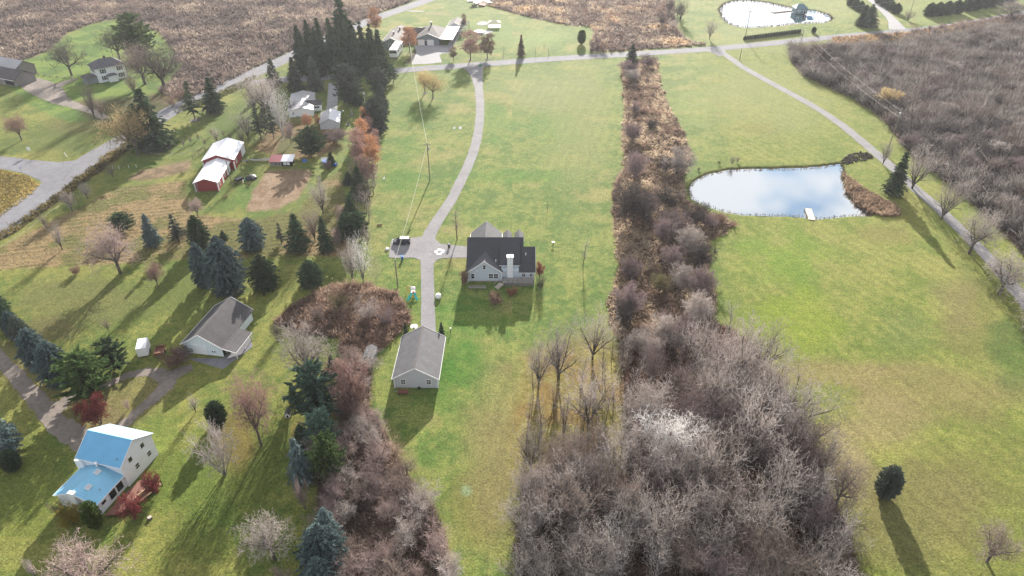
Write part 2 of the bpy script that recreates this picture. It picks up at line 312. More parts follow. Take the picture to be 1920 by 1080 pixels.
GRD = dict(
 farm_lawn=[(20,122),(90,95),(125,66),(178,44),(215,40),(300,66),(340,125),(300,180),(200,220),(130,230),(60,200),(0,150)],
 farm_drive_side=[(140,190),(300,175),(335,200),(250,250),(200,240),(150,215)],
 bare=[(500,320),(578,316),(585,330),(560,372),(520,394),(462,396),(474,362)],
 garden=[(-80,500),(0,465),(60,432),(140,395),(215,352),(345,338),(360,402),(470,412),(560,395),(600,340),(640,320),(650,420),(655,480),(480,484),(380,484),(200,495),(-80,510)],
 garden2=[(232,340),(262,320),(362,300),(352,320),(300,335)],
 tan_left=[(-150,318),(0,318),(52,330),(76,346),(58,366),(0,408),(-150,470)],
 ditch=[(-40,466),(0,437),(60,398),(130,345),(190,298),(240,262),(262,258),(225,296),(150,348),(70,408),(0,455),(-40,490)],
 ditch_n=[(335,200),(410,172),(480,140),(470,158),(400,190),(330,214)],
 yard_pink=[(470,280),(520,225),(610,240),(650,280),(560,300)],
 bed_far=[(766,120),(757,119),(775,98),(781,88),(780,100),(786,106)],
 strip_road=[(1560,70),(1700,60),(1920,28),(1960,22),(1960,40),(1800,62),(1660,80),(1560,92)],
)
# ------------------------------------------------------------------ the ground: one sheet, finer near, reaching to the horizon
us = np.concatenate([[-3.6,-2.6,-1.9,-1.45], np.linspace(-1.15, 1.15, 900), [1.45,1.9,2.6,3.6]])
ys = [-400., -150., -30., 15.]; y = 40.
while y < 480: ys.append(y); y += .20+.0035*max(0, y-50)
ys += [520, 580, 680, 850, 1150, 1700, 2600]
ys = np.array(ys); hw = np.maximum(ys, 30)*.80+12
GX = us[None, :]*hw[:, None]; GY = np.repeat(ys[:, None], len(us), 1)
dep = np.maximum(GY*CT + CAM_H*ST, 5); upv = GY*ST - CAM_H*CT
PX = 960 + FOC*GX/dep; PY = np.where(GY < 20, 1600, 540 - FOC*upv/dep)
def box(a, n):
    for _ in range(n):
        a = (np.roll(a, 1, 0)+a*2+np.roll(a, -1, 0))/4; a = (np.roll(a, 1, 1)+a*2+np.roll(a, -1, 1))/4
    return a
wob = 3.0
WX = PX + (fbm(GX, GY, 3., 5)-.5)*wob*3; WY = PY + (fbm(GX, GY, 3., 9)-.5)*wob*2
def rmask(poly, blur=2, wobble=True):
    m = inpoly(WX, WY, poly) if wobble else inpoly(PX, PY, poly)
    return box(m.astype(float), blur)
n1 = fbm(GX, GY, 26., 1); n2 = fbm(GX, GY, 7., 2); n3 = fbm(GX, GY, 2., 3); n4 = fbm(GX*.35+GY*.2, GY*1.2-GX*.3, 6., 4)
def ss(x, a, b): t = np.clip((x-a)/(b-a), 0, 1); return t*t*(3-2*t)
def cc(*c): return np.array(A(*c))
def L3(c0, c1, t): return c0 + (c1-c0)*t[..., None]
bright, yel, tan, olive = cc(124,156,76), cc(174,184,98), cc(200,188,124), cc(122,138,68)
n5 = fbm(GX, GY, 1.1, 8, 3); t = ss(n2*.38+n3*.27+n5*.35, .38, .62); col = L3(bright, yel, t)
col = L3(col, tan, ss(n1*.45+n2*.55, .54, .72)*.55)
col = L3(col, cc(146,170,90), ss(n5, .55, .8)*.4)
left = ss(PX, 700, 560)                                    # the older, duller turf west of the hedge
col = L3(col, L3(cc(124,146,68), cc(178,178,94), ss(n2*.3+n1*.4+n5*.3, .38, .62)), left*.85)
right = ss(PX, 1290, 1400)*(PY > 70)
stk = fbm(GX*.94+GY*.33, (GY*.94-GX*.33)*.12, 1.1, 6)       # mower tracks
col = L3(col, L3(cc(146,164,66), cc(186,188,96), ss(n2*.2+n1*.2+stk*.25+n5*.35, .36, .64)), right*.7)
def blob(cx, cy, rx, ry, c, amt, ns=.9):
    global col
    d = np.sqrt(((PX-cx)/rx)**2+((PY-cy)/ry)**2) + (n2-.5)*ns + (n1-.5)*ns
    col = L3(col, cc(*c), (1-ss(d, .35, 1.1))*amt)
for b in [(1750,730,190,60,(180,164,108),.7),(1560,700,120,30,(190,170,118),.65),(1650,810,130,80,(192,176,122),.75),(1600,900,70,120,(202,184,140),.85),
          (1800,900,160,120,(154,154,80),.6),(1880,1000,110,100,(128,158,60),.5),(1700,1000,70,110,(132,160,62),.5),(1700,620,60,50,(126,150,84),.4),(1830,600,90,90,(160,150,90),.5),
          (1655,440,70,26,(178,166,98),.55),(1790,560,60,80,(176,160,110),.5),(1900,640,50,90,(96,134,60),.6),(1480,480,120,60,(140,184,54),.5),(1500,600,90,60,(172,196,60),.5),
          (1700,395,60,60,(165,160,84),.5),(960,810,60,180,(178,168,104),.75),(900,950,90,120,(166,158,92),.75),(900,820,60,90,(176,170,104),.55),(830,700,30,120,(96,152,56),.5),
          (870,680,55,70,(92,156,54),.6),(900,600,90,50,(100,160,58),.5),(1060,300,90,60,(160,178,96),.5),(1000,170,120,40,(176,184,120),.6),(980,330,150,18,(112,164,66),.55),
          (930,215,40,60,(128,172,80),.5),(1050,240,60,30,(120,168,76),.45),(760,340,50,120,(112,166,66),.5),(730,400,30,80,(130,164,78),.4),(1310,200,60,40,(186,200,112),.4),
          (1420,240,60,20,(150,140,84),.35),(760,560,40,40,(116,160,62),.5),(700,500,20,30,(168,165,120),.5),(620,520,60,30,(104,128,60),.5),(330,560,120,50,(140,150,78),.5),
          (130,560,120,60,(150,150,92),.7),(100,620,60,30,(150,128,98),.5),(330,290,120,40,(98,140,60),.4),(100,270,130,40,(122,140,72),.6),(150,230,80,24,(146,134,84),.5),
          (235,200,80,28,(122,120,82),.7),(310,165,30,12,(160,130,70),.5),(70,130,60,14,(128,168,72),.5),(200,100,60,30,(132,178,78),.7),(420,230,60,30,(112,140,66),.5),
          (460,370,60,30,(94,146,58),.6),(560,250,60,30,(150,130,86),.6),(900,55,90,20,(150,184,100),.5),(815,25,30,4,(200,184,140),.6),(1000,75,70,20,(166,196,112),.6),
          (1400,70,110,30,(190,196,130),.5),(1560,20,60,30,(198,204,134),.5),(1740,20,120,30,(186,196,120),.5),(1090,720,60,60,(186,170,96),.4),(480,880,50,160,(120,134,60),.6),
          (40,930,90,150,(150,158,74),.5),(230,760,50,30,(158,160,84),.6),(300,870,90,120,(134,156,66),.5),(370,1010,120,70,(96,122,50),.5),(560,820,20,50,(150,116,66),.6),(440,820,40,60,(170,140,84),.6),
          (230,480,100,14,(176,158,110),.5),(420,505,80,14,(150,154,80),.4),(1740,960,230,170,(160,154,96),.85),(1430,190,170,70,(184,190,116),.6),(930,880,70,240,(176,164,110),.7),(1090,250,60,160,(176,182,112),.5),(875,920,15,15,(178,200,150),.9)]:
    blob(*b)
strp = np.sin((GX*.92+GY*.39)*2*pi/3.1 + (n1-.5)*3)*.055*right + np.sin((GX*.97-GY*.24)*2*pi/3.4 + (n1-.5)*3)*.035*(1-right)
col = col*(1+strp[..., None]*ss(n2, .3, .6)[..., None]*1.3)
def paint(name, c, blur=2, amt=1., d=None):
    global col
    m = rmask(d or GRD.get(name) or PL[name], blur)*amt; col = L3(col, c, m)
def tones(a, b, s): return L3(cc(*a), cc(*b), s)
dry = tones((138,120,112), (180,158,142), ss(n3*.5+n2*.5, .38, .62))
paint('farm_lawn', tones((116,152,68), (152,180,84), ss(n2, .4, .6)), 4)
paint('farm_drive_side', tones((112,116,70), (134,122,84), ss(n2, .4, .6)), 6)
paint('field_tl', L3(dry, tones((120,104,98), (150,128,116), ss(n3, .4, .6)), ss(n1, .45, .6)*.8), 2)
paint('field_tm', tones((160,136,114), (206,180,148), ss(n3*.6+n2*.4, .4, .6)), 1)
paint('thicket', tones((92,76,72), (136,112,102), ss(n3*.6+n2*.4, .4, .6)), 2)
paint('strip_road', tones((140,140,84), (196,170,120), ss(n2, .45, .6)), 1)
paint('strip', tones((134,106,82), (206,176,134), ss(n3*.5+n2*.5, .40, .6)), 1)
for bp in ([(-60,640),(60,770),(150,840),(250,800),(160,700),(60,640)],[(180,720),(320,690),(330,730),(230,820),(150,800)]): paint('', cc(172,150,112), 16, .45, bp)
paint('litter', L3(tones((172,158,88), (200,184,116), ss(n3*.5+n5*.5, .4, .6)), cc(176,138,84), ss(n2, .5, .65)*.8), 30, .85)
paint('wood', tones((92,72,62), (136,108,88), ss(n3, .4, .6)), 2)
paint('oval', tones((116,92,76), (160,130,106), ss(n3, .4, .6)), 1)
paint('thicket_b', tones((110,94,82), (146,126,108), ss(n3, .4, .6)), 2)
paint('reeds', tones((120,90,66), (176,134,96), ss(n3, .4, .6)), 1)
ang = radians(14); fur = (GY*cos(ang)-GX*sin(ang)) + (n2-.5)*1.2
paint('garden', L3(tones((140,142,78), (196,168,122), ss(n1*.5+n2*.5, .44, .56)), cc(116,110,72), (np.sin(fur*2*pi/2.3) > .2)*.5*ss(n3, .3, .5)), 2)
paint('garden2', tones((150,130,100), (188,160,128), ss(n3, .4, .6)), 2)
paint('bare', tones((176,146,116), (200,172,142), ss(n3, .35, .65)), 1)
paint('tan_left', tones((140,128,74), (184,164,104), ss(n3, .4, .6)), 1)
paint('ditch', tones((84,84,52), (124,114,74), ss(n3, .4, .6)), 1)
paint('ditch_n', tones((84,92,56), (116,116,70), ss(n3, .4, .6)), 1)
paint('yard_pink', tones((126,128,70), (162,134,94), ss(n2, .4, .6)), 5)
paint('bed_far', tones((70,56,50), (104,84,72), ss(n3, .4, .6)), 1)
far = ss(GY, 470, 900); col = L3(col, L3(cc(130,110,98), cc(150,146,96), ss(n1, .45, .55)), far)
GZ = (n2-.5)*.02 + (n1-.5)*.02
GZ = GZ - GZ.max() - .01
for nm, dz in (('pond', 1.6), ('pond_far', 1.6)):
    m = box(inpoly(PX, PY, PL[nm]).astype(float), 2); GZ = GZ - dz*m
    rim = np.clip(box(m, 3)*(1-m)*4, 0, 1); col = L3(col, cc(96,84,60), rim*.55); col = L3(col, cc(60,56,44), m)
ny, nx = GX.shape; idx = np.arange(ny*nx).reshape(ny, nx)
F_ = np.stack([idx[:-1,:-1], idx[:-1,1:], idx[1:,1:], idx[1:,:-1]], -1).reshape(-1, 4)
g = np_mesh('ground', np.stack([GX, GY, GZ], -1).reshape(-1, 3), F_, M['ground'], col=np.clip(col, .005, .8).reshape(-1, 3), smooth=True)
tag(g, kind='structure')

# ------------------------------------------------------------------ water, roads, drives
def sheet(name, poly, z, m, kind='structure'):
    mb = MB(); mb.slab([(x, y, z) for x, y in poly], .02); o = mb.build(name, m); tag(o, kind=kind); return o
def ribbon(name, pts, w, z, m, rag=.12, n=10, seed=0):
    """pts are survey pixels; w metres (number or one per point)"""
    ws = [w]*len(pts) if not hasattr(w, '__len__') else w
    gp = catmull([(*G(*p), ws[i]) for i, p in enumerate(pts)], n); rr = random.Random(seed); dense = []
    for a, b in zip(gp, gp[1:]):
        k = max(1, int(hypot(b[0]-a[0], b[1]-a[1])/1.0))
        dense += [tuple(a[j]+(b[j]-a[j])*i/k for j in range(3)) for i in range(k)]
    dense.append(gp[-1]); vs = []; 
    for i, p in enumerate(dense):
        a = dense[max(0, i-1)]; b = dense[min(len(dense)-1, i+1)]; dx = b[0]-a[0]; dy = b[1]-a[1]; l = hypot(dx, dy) or 1
        nxv, nyv = -dy/l, dx/l; h = p[2]/2
        vs += [(p[0]+nxv*(h+rr.uniform(-rag, rag)), p[1]+nyv*(h+rr.uniform(-rag, rag)), z), (p[0]-nxv*(h+rr.uniform(-rag, rag)), p[1]-nyv*(h+rr.uniform(-rag, rag)), z)]
    fs = [(2*i, 2*i+2, 2*i+3, 2*i+1) for i in range(len(dense)-1)]
    o = np_mesh(name, vs, fs, m); tag(o, kind='structure'); return o
for nm in ('pond', 'pond_far'):
    o = np_mesh('pond_water', [(x, y, -.42) for x, y in gpoly(PL[nm])], [list(range(len(PL[nm])))], M['water'])
    if o.data.polygons[0].normal.z < 0: o.data.flip_normals()
    X_ = [v.co for v in o.data.vertices]; cx = sum(v.x for v in X_)/len(X_); cy = sum(v.y for v in X_)/len(X_)
    for v in o.data.vertices: v.co.x = cx+(v.co.x-cx)*1.03; v.co.y = cy+(v.co.y-cy)*1.03
    tag(o, kind='structure')
ribbon('side_road', [(-160,296),(-60,300),(0,304),(60,314),(110,327),(150,322)], 8.2, .020, M['asphalt'], seed=1)
ribbon('left_road', [(-120,510),(-60,464),(0,424),(60,378),(120,333),(180,292),(235,260),(280,234),(330,203),(400,172),(470,140),(540,108),(600,80),(700,36),(780,8),(860,-22),(1000,-70)], [9.6,9.6,9.4,9.2,9,8.6,8.4,8.4,8.6,9,9,9,9,9,9,9,9], .024, M['asphalt'], seed=2)
sheet('road_flare', gpoly([(30,318),(74,338),(80,346),(78,354),(120,338),(200,282),(150,300),(110,304),(60,300)]), .018, M['asphalt'])
ribbon('main_road', [(445,160),(520,150),(600,146),(680,140),(750,132),(830,126),(900,121),(960,116),(1060,109),(1160,103),(1240,98),(1340,91),(1440,82),(1530,73),(1600,66),(1700,58),(1780,49),(1850,38),(1930,22),(2060,-10),(2300,-70)], 7.6, .028, M['asphalt'], seed=3)
ribbon('driveway', [(886,122),(892,140),(897,160),(900,195),(899,230),(892,270),(880,305),(866,335),(846,375),(826,405),(808,435),(801,460),(801,500),(802,550),(803,628)], [4.6,4,3.4,3.2,3.2,3.2,3.2,3.2,3.2,3.3,3.6,3.6,3.2,3.1,3.2], .036, M['drive'], rag=.06, seed=4)
sheet('driveway_flare', gpoly([(866,126),(876,133),(884,145),(888,160),(906,160),(905,140),(907,124)]), .030, M['drive'])
sheet('parking_pad', gpoly([(735,448),(770,446),(790,444),(799,436),(812,436),(818,450),(826,457),(880,463),(880,483),(830,484),(818,488),(813,496),(792,498),(788,488),(776,483),(745,484),(729,483),(731,465)]), .040, M['drive'])
ribbon('lane', [(1342,92),(1362,104),(1390,124),(1430,147),(1480,174),(1530,202),(1575,232),(1610,260),(1645,290),(1680,320),(1712,350),(1745,378),(1780,410),(1815,444),(1850,480),(1890,526),(1940,590),(2010,690)], 3.6, .032, M['drive'], seed=5)
sheet('lane_mouth', gpoly([(1325,96),(1338,100),(1350,106),(1362,100),(1358,92),(1340,90)]), .030, M['drive'])
ribbon('far_drive', [(1684,56),(1672,36),(1650,14),(1625,-6),(1590,-30)], [9,5,4.5,4.5,4.5], .020, M['concrete'], seed=6)
ribbon('farm_drive', [(198,222),(175,210),(140,198),(112,188),(90,172),(70,160),(52,150)], [3.4,3.4,4.5,7,11,11,8], .014, M['gravel'], rag=.4, seed=7)
ribbon('farm_drive_spur', [(95,170),(120,155),(145,148)], [6,4,3], .010, M['gravel'], rag=.4, seed=8)
sheet('concrete_apron', gpoly([(771,121),(800,120),(829,117),(824,104),(836,95),(846,85),(820,84),(776,84),(781,98)]), .032, M['concrete'])
sheet('concrete_walk', gpoly([(828,100),(842,100),(866,60),(856,60)]), .024, M['concrete'])
sheet('concrete_drive', gpoly([(616,156),(633,156),(634,175),(632,206),(611,206),(613,196)]), .020, M['concrete'])
ribbon('gravel_lane', [(-60,620),(0,672),(40,715),(75,756),(110,795),(150,822),(185,838)], [2.8,2.8,3.0,3.4,3.8,4.4,4], .016, M['gravel'], rag=.45, seed=9)
ribbon('gravel_loop', [(100,775),(130,745),(165,735),(200,722),(240,704),(280,698),(308,706),(312,722),(290,745),(255,775),(225,800),(180,820)], [3,2.4,1.6,1.4,2,2.6,3.4,3.2,2.6,2.3,2.3,3], .012, M['gravel'], rag=.4, seed=10)
ribbon('gravel_spur', [(308,712),(335,698),(362,688)], [4.2,3.2,2.2], .020, M['gravel'], rag=.25, seed=11)
sheet('barn_slab', [(-67.5,108.2),(-58.6,104.8),(-54.8,112.0),(-56.8,115.8),(-59.8,108.2)], .03, M['asphalt'])
# sun glare on wet paving, painted in as flat pale patches
def glare_patch(px, py, rx, ry, seed, ring=0.):
    X, Y = G(px, py); m = mpp(px, py); r = random.Random(seed); n = 22; vo = []
    for i in range(n):
        a = 2*pi*i/n; k = r.uniform(.75, 1.15); vo.append((X+rx*m*k*cos(a), Y+ry*m*1.5*k*sin(a), .047))
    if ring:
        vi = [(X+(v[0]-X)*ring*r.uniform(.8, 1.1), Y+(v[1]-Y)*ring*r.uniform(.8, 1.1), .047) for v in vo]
        o = np_mesh('glare_patch', vo+vi, [(i, (i+1) % n, n+(i+1) % n, n+i) for i in range(n)], M['white'])
    else: o = np_mesh('glare_patch', vo, [list(range(n))], M['concrete'])
    tag(o, kind='structure')
glare_patch(824,472,9,7,1,.6); glare_patch(806,477,3,1.4,2); glare_patch(891,180,3,1,3)
glare_patch(780,21,16,3.5,6); glare_patch(852,240,2.5,4,7); glare_patch(863,240,3,6,8); glare_patch(720,334,2,4,9)

# ------------------------------------------------------------------ building kit (local x across the gable, local y along the ridge)
def walls(mb, x0, x1, y0, y1, ze, zr, ridge='y', z0=0., zb=None):
    if ridge == 'y':
        xm = (x0+x1)/2; vs = [(x0,y0,z0),(x1,y0,z0),(x1,y0,ze),(xm,y0,zr),(x0,y0,ze)] + [(x0,y1,z0),(x1,y1,z0),(x1,y1,ze),(xm,y1,zr),(x0,y1,ze)]
    else:
        ym = (y0+y1)/2; vs = [(x0,y0,z0),(x0,y1,z0),(x0,y1,ze),(x0,ym,zr),(x0,y0,ze)] + [(x1,y0,z0),(x1,y1,z0),(x1,y1,ze),(x1,ym,zr),(x1,y0,ze)]
    return mb.add(vs, [(0,1,2,3,4),(9,8,7,6,5),(0,5,6,1),(1,6,7,2),(4,3,8,9),(3,2,7,8),(0,4,9,5)])
def roof(mb, x0, x1, y0, y1, ze, zr, ridge='y', oh=.4, t=.14, sides=(1, 1)):
    lift = .06
    if ridge == 'y':
        xm = (x0+x1)/2; s = (zr-ze)/((x1-x0)/2); d = oh*s
        if sides[0]: mb.slab([(x0-oh,y0-oh,ze-d+lift+t),(xm,y0-oh,zr+lift+t),(xm,y1+oh,zr+lift+t),(x0-oh,y1+oh,ze-d+lift+t)], t)
        if sides[1]: mb.slab([(xm,y0-oh,zr+lift+t),(x1+oh,y0-oh,ze-d+lift+t),(x1+oh,y1+oh,ze-d+lift+t),(xm,y1+oh,zr+lift+t)], t)
    else:
        ym = (y0+y1)/2; s = (zr-ze)/((y1-y0)/2); d = oh*s
        if sides[0]: mb.slab([(x0-oh,y0-oh,ze-d+lift+t),(x1+oh,y0-oh,ze-d+lift+t),(x1+oh,ym,zr+lift+t),(x0-oh,ym,zr+lift+t)], t)
        if sides[1]: mb.slab([(x0-oh,ym,zr+lift+t),(x1+oh,ym,zr+lift+t),(x1+oh,y1+oh,ze-d+lift+t),(x0-oh,y1+oh,ze-d+lift+t)], t)
    return mb
def rakes(mb, x0, x1, y0, y1, ze, zr, oh=.4, t=.14, w=.2, front=True, back=True, eaves=True, ridge='y'):
    """white fascia boards along gable edges and eaves"""
    def pt(x, y, z): return (x, y, z) if ridge == 'y' else (y, x, z)
    if ridge == 'x': x0, x1, y0, y1 = y0, y1, x0, x1
    xm = (x0+x1)/2; s = (zr-ze)/((x1-x0)/2); d = oh*s; zt = .06+t/2+.01
    for yy, on in ((y0-oh-.03, front), (y1+oh+.03, back)):
        if on:
            mb.beam(pt(x0-oh, yy, ze-d+zt), pt(xm, yy, zr+zt), .06, w); mb.beam(pt(xm, yy, zr+zt), pt(x1+oh, yy, ze-d+zt), .06, w)
    if eaves:
        for xx in (x0-oh-.03, x1+oh+.03): mb.beam(pt(xx, y0-oh, ze-d+zt), pt(xx, y1+oh, ze-d+zt), .06, w*.8)
    return mb
def corners(mb, x0, x1, y0, y1, z, w=.16, pts=None):
    for x, y in pts or ((x0,y0),(x1,y0),(x0,y1),(x1,y1)): mb.box(x-w/2, y-w/2, .01, x+w/2, y+w/2, z)
    return mb
def face(pos, nrm):                       # frame on a wall: origin, right vector, outward normal
    n = {'-y':(0,-1), '+y':(0,1), '+x':(1,0), '-x':(-1,0)}[nrm]; r = (-n[1], n[0]); return pos, r, n
def fbox(mb, pos, nrm, w, h, z0, out0, out1, dx=0., dz=0.):
    (x, y), r, n = face(pos, nrm)
    pts = [(x+r[0]*(dx+a*w/2)+n[0]*o, y+r[1]*(dx+a*w/2)+n[1]*o) for a, o in ((-1,out0),(1,out0),(1,out1),(-1,out1))]
    vs = [(p[0], p[1], z0+dz) for p in pts] + [(p[0], p[1], z0+h+dz) for p in pts]
    return mb.add(vs, [(0,3,2,1),(4,5,6,7),(0,1,5,4),(1,2,6,5),(2,3,7,6),(3,0,4,7)])
def window(par, pos, nrm, w, h, z, cols=1, rows=2, name='window', fm='white', gm='glass', fr=.12):
    f = MB(); fbox(f, pos, nrm, w+2*fr, fr, z-fr, -.02, .07); fbox(f, pos, nrm, w+2*fr, fr, z+h, -.02, .07)
    for s in (-1, 1): fbox(f, pos, nrm, fr, h, z, -.02, .07, dx=s*(w+fr)/2)
    for i in range(1, cols): fbox(f, pos, nrm, .06, h, z, .0, .06, dx=-w/2+w*i/cols)
    for i in range(1, rows): fbox(f, pos, nrm, w, .06, z+h*i/rows-.03, .0, .058)
    o = f.build(name, M[fm], par); p = MB(); fbox(p, pos, nrm, w, h, z, -.02, .035); p.build('pane', M[gm], o); return o
def door(par, pos, nrm, w, h, m='white', name='door', panels=0, fr=.1, z=.02, handle=True):
    d = MB(); fbox(d, pos, nrm, w, h, z, -.02, .05)
    for i in range(panels): fbox(d, pos, nrm, w*.94, .05, z+h*(i+.9)/(panels+.6), .05, .07)
    o = d.build(name, M[m], par); f = MB()
    for s in (-1, 1): fbox(f, pos, nrm, fr, h+fr, z, -.02, .08, dx=s*(w+fr)/2)
    fbox(f, pos, nrm, w, fr, z+h, -.02, .08); f.build('frame', M['white'], o)
    if handle: k = MB(); fbox(k, pos, nrm, .12, .12, z+h*.45, .05, .12, dx=w*.38); k.build('handle', M['steel'], o)
    return o
def vent(par, x, y, z, h=.7, r=.12, m='white', cap=True, name='roof_vent'):
    v = MB().tube((x, y, z-.3), (x, y, z+h), r, n=8)
    if cap: v.tube((x, y, z+h), (x, y, z+h+.15), r*1.8, n=8)
    return v.build(name, M[m], par)

# ---- the grey-blue main house with dark roofs
Y0 = G(879, 528)[1]
h = empty('house', (-6.5, Y0, 0), 0, 'grey-blue house with black roof, front gable and chimney at the end of the drive', 'house')
w = MB(); walls(w, -4.1, 4.0, 0, 5, 2.75, 5.75); w.build('gable_wall', M['siding_bb'], h)
w = MB(); walls(w, -4.02, 9.0, .6, 14.0, 2.7, 7.9, 'x', z0=.0); walls(w, 9.0, 11.8, .5, 9.6, 2.7, 6.6, 'x')
w.box(3.9, 1.5, 0, 8.2, 5.5, 4.0); w.build('wall', M['siding_bb'], h)
w = MB(); walls(w, -3.9, 3.6, 10, 18.4, 2.7, 6.0); w.build('rear_wing_wall', M['siding_bb'], h)
r = MB(); s_ = (7.9-2.7)/6.7
r.slab([(-4.4,.1,2.7-.5*s_+.2),(3.9,.1,2.7-.5*s_+.2),(3.9,7.3,8.1),(-4.4,7.3,8.1)], .16)
r.slab([(3.9,4.6,5.95),(9.3,4.6,5.95),(9.3,7.3,8.1),(3.9,7.3,8.1)], .16); r.slab([(-4.4,7.3,8.1),(9.3,7.3,8.1),(9.3,14.4,2.5),(-4.4,14.4,2.5)], .16)
r.slab([(8.15,.1,2.55),(9.3,.1,2.55),(9.3,4.6,5.95),(8.15,4.6,5.95)], .16)
r.build('roof', M['shingle_dk'], h)
r = MB(); r.slab([(3.55,1.0,4.05),(8.35,1.0,4.05),(8.35,7.0,7.95),(3.55,7.0,7.95)], .16); r.build('shed_dormer_roof', M['shingle_dk'], h)
r = MB(); roof(r, 9.31, 11.8, .5, 9.6, 2.7, 6.6, 'x', oh=.35); r.build('wing_roof', M['shingle_dk'], h)
r = MB(); roof(r, -4.1, 4.0, 0, 7.2, 2.75, 5.75, 'y', oh=.35); r.build('gable_roof', M['shingle'], h)
r = MB(); roof(r, -3.9, 3.6, 11, 18.4, 2.7, 6.0, 'y', oh=.35); r.build('rear_wing_roof', M['shingle'], h)
for dx in (5.4, 8.3):
    dd = MB(); walls(dd, dx-1, dx+1, 10.2, 13.2, 5.6, 6.6); d_ = dd.build('dormer', M['siding_bb'], h); rr = MB(); roof(rr, dx-1, dx+1, 9.4, 13.2, 5.6, 6.7, oh=.2, t=.1); rr.build('roof', M['shingle'], d_)
tm = MB(); rakes(tm, -4.1, 4.0, 0, 5, 2.75, 5.75, oh=.35, back=False, eaves=False, w=.24); corners(tm, 0,0,0,0, 2.6, pts=((-4.12,-.02),(4.02,-.02),(11.82,.48),(-3.92,18.42),(3.62,18.42)))
tm.box(3.4, .95, 3.82, 8.4, .99, 4.0); tm.box(8.2, .05, 2.32, 12.2, .09, 2.5); tm.beam((12.18,.15,2.42),(12.18,5.05,6.7),.06,.2)
rakes(tm, -3.9, 3.6, 11, 18.4, 2.7, 6.0, oh=.35, front=False, w=.2); tm.build('trim', M['white'], h)
window(h, (-2.9,0), '-y', .75, 1.3, .95, 1, 2); window(h, (1.45,0), '-y', .95, 1.3, .95, 2, 2); window(h, (2.65,0), '-y', .95, 1.3, .95, 2, 2); window(h, (-.1,0), '-y', .6, 1.1, 3.6, 1, 2)
window(h, (4.7,1.5), '-y', .8, 1.4, 1.1, 2, 2); window(h, (7.5,1.5), '-y', .8, 1.3, 1.3, 2, 2); window(h, (9.3,.5), '-y', .8, 1.3, 1.15, 2, 2); window(h, (11.1,.5), '-y', .65, 1.3, 1.15, 2, 2)
window(h, (11.8,3), '+x', 1.0, 1.2, 1.1, 2, 2); window(h, (-4.02,8), '-x', 1.0, 1.2, 1.1, 2, 2)
v = MB().box(3.95, -.02+.02, 2.0, 4.05, .6, 2.6); v.build('wall_return', M['siding'], h)
ch = MB().box(5.35, .35, .02, 6.75, 1.48, 6.5); c_ = ch.build('chimney', M['siding_wh'], h)
k = MB().box(5.25, .25, 6.5, 6.85, 1.55, 6.72); k.tube((6.15,.9,6.72),(6.15,.9,7.1),.2); k.build('cap', M['white'], c_)
k = MB(); [k.box(x, .3, .02, x+.12, .36, 6.5) for x in (5.35, 6.63)]; k.build('corner_boards', M['white'], c_)
vent(h, 2.6, 2.2, 4.35, .3, .09); vent(h, 9.8, 3.4, 5.3, .5, .09)
k = MB().box(-2.0, -.28, 1.95+1.1, -1.8, -.02, 3.25); k.build('wall_lamp', M['white'], h)
k = MB().box(-3.95, -.06, .02, 3.95, 0, .28); k.build('foundation', M['stone'], h)
# timber deck against the back wall
dk = empty('deck', (0, Y0, 0), 0, 'weathered grey timber deck with railing behind the grey-blue house', 'deck')
m_ = MB().box(-2.3, -1.9, .78, 5.2, .46, .9); m_.build('floor', M['wood_grey'], dk)
m_ = MB(); [m_.box(x, -1.95, 0, x+.14, -1.81, 1.85) for x in np.linspace(-1.2, 5.0, 6)]; [m_.box(x, -1.95, 1.0, x+.05, -1.90, 1.75) for x in np.linspace(-1.1, 5.0, 34)]
m_.box(-1.2, -1.96, 1.76, 5.2, -1.82, 1.86); m_.box(5.06, -1.9, 1.76, 5.2, .4, 1.86); m_.box(5.06, -1.9, 0, 5.2, -1.76, 1.8); m_.build('railing', M['wood_grey'], dk)
m_ = MB(); [m_.box(x, -1.88, .02, x+.16, -1.84, .78) for x in np.linspace(-2.2, 5.0, 38)]; m_.build('skirting', M['wood_grey'], dk)
m_ = MB()
for i in range(5): m_.obox((-2.6-.25*i, -2.1-.18*i, .75-.16*i), (.45,-.5,0), (.15,.14,0), (0,0,.04))
m_.beam((-1.9,-2.6,1.5),(-3.1,-3.4,.7),.08); m_.beam((-3.3,-1.5,1.5),(-4.4,-2.3,.7),.08); m_.build('steps', M['wood_pale'], dk)

# ---- the detached garage
A0, B0 = G(741, 727), G(822, 728)
g_ = empty('garage', ((A0[0]+B0[0])/2, A0[1], 0), radians(-1), 'long grey gabled garage at the end of the asphalt drive, two rear windows', 'garage')
g_.location.x -= .05
w = MB(); walls(w, -4.25, 4.25, 0, 12.6, 2.5, 5.1); w.build('wall', M['siding_gr'], g_)
r = MB(); roof(r, -4.25, 4.25, 0, 12.6, 2.5, 5.1, oh=.35); r.build('roof', M['shingle'], g_)
r = MB(); r.beam((0,-.3,5.33),(0,12.9,5.33),.35,.1); r.build('ridge_vent', M['shingle_br'], g_)
tm = MB(); rakes(tm, -4.25, 4.25, 0, 12.6, 2.5, 5.1, oh=.35, w=.22); corners(tm, -4.26, 4.26, -.01, 12.61, 2.4, w=.2); tm.build('trim', M['white'], g_)
window(g_, (-2.5,0), '-y', .85, 1.1, 1.0, 2, 3); window(g_, (2.5,0), '-y', .85, 1.1, 1.0, 2, 3)
door(g_, (-.0,12.6), '+y', 4.9, 2.2, panels=4, name='garage_door')
k = MB().box(.3, -.5, .01, .8, -.05, .35); k.build('step', M['black_plastic'], g_)

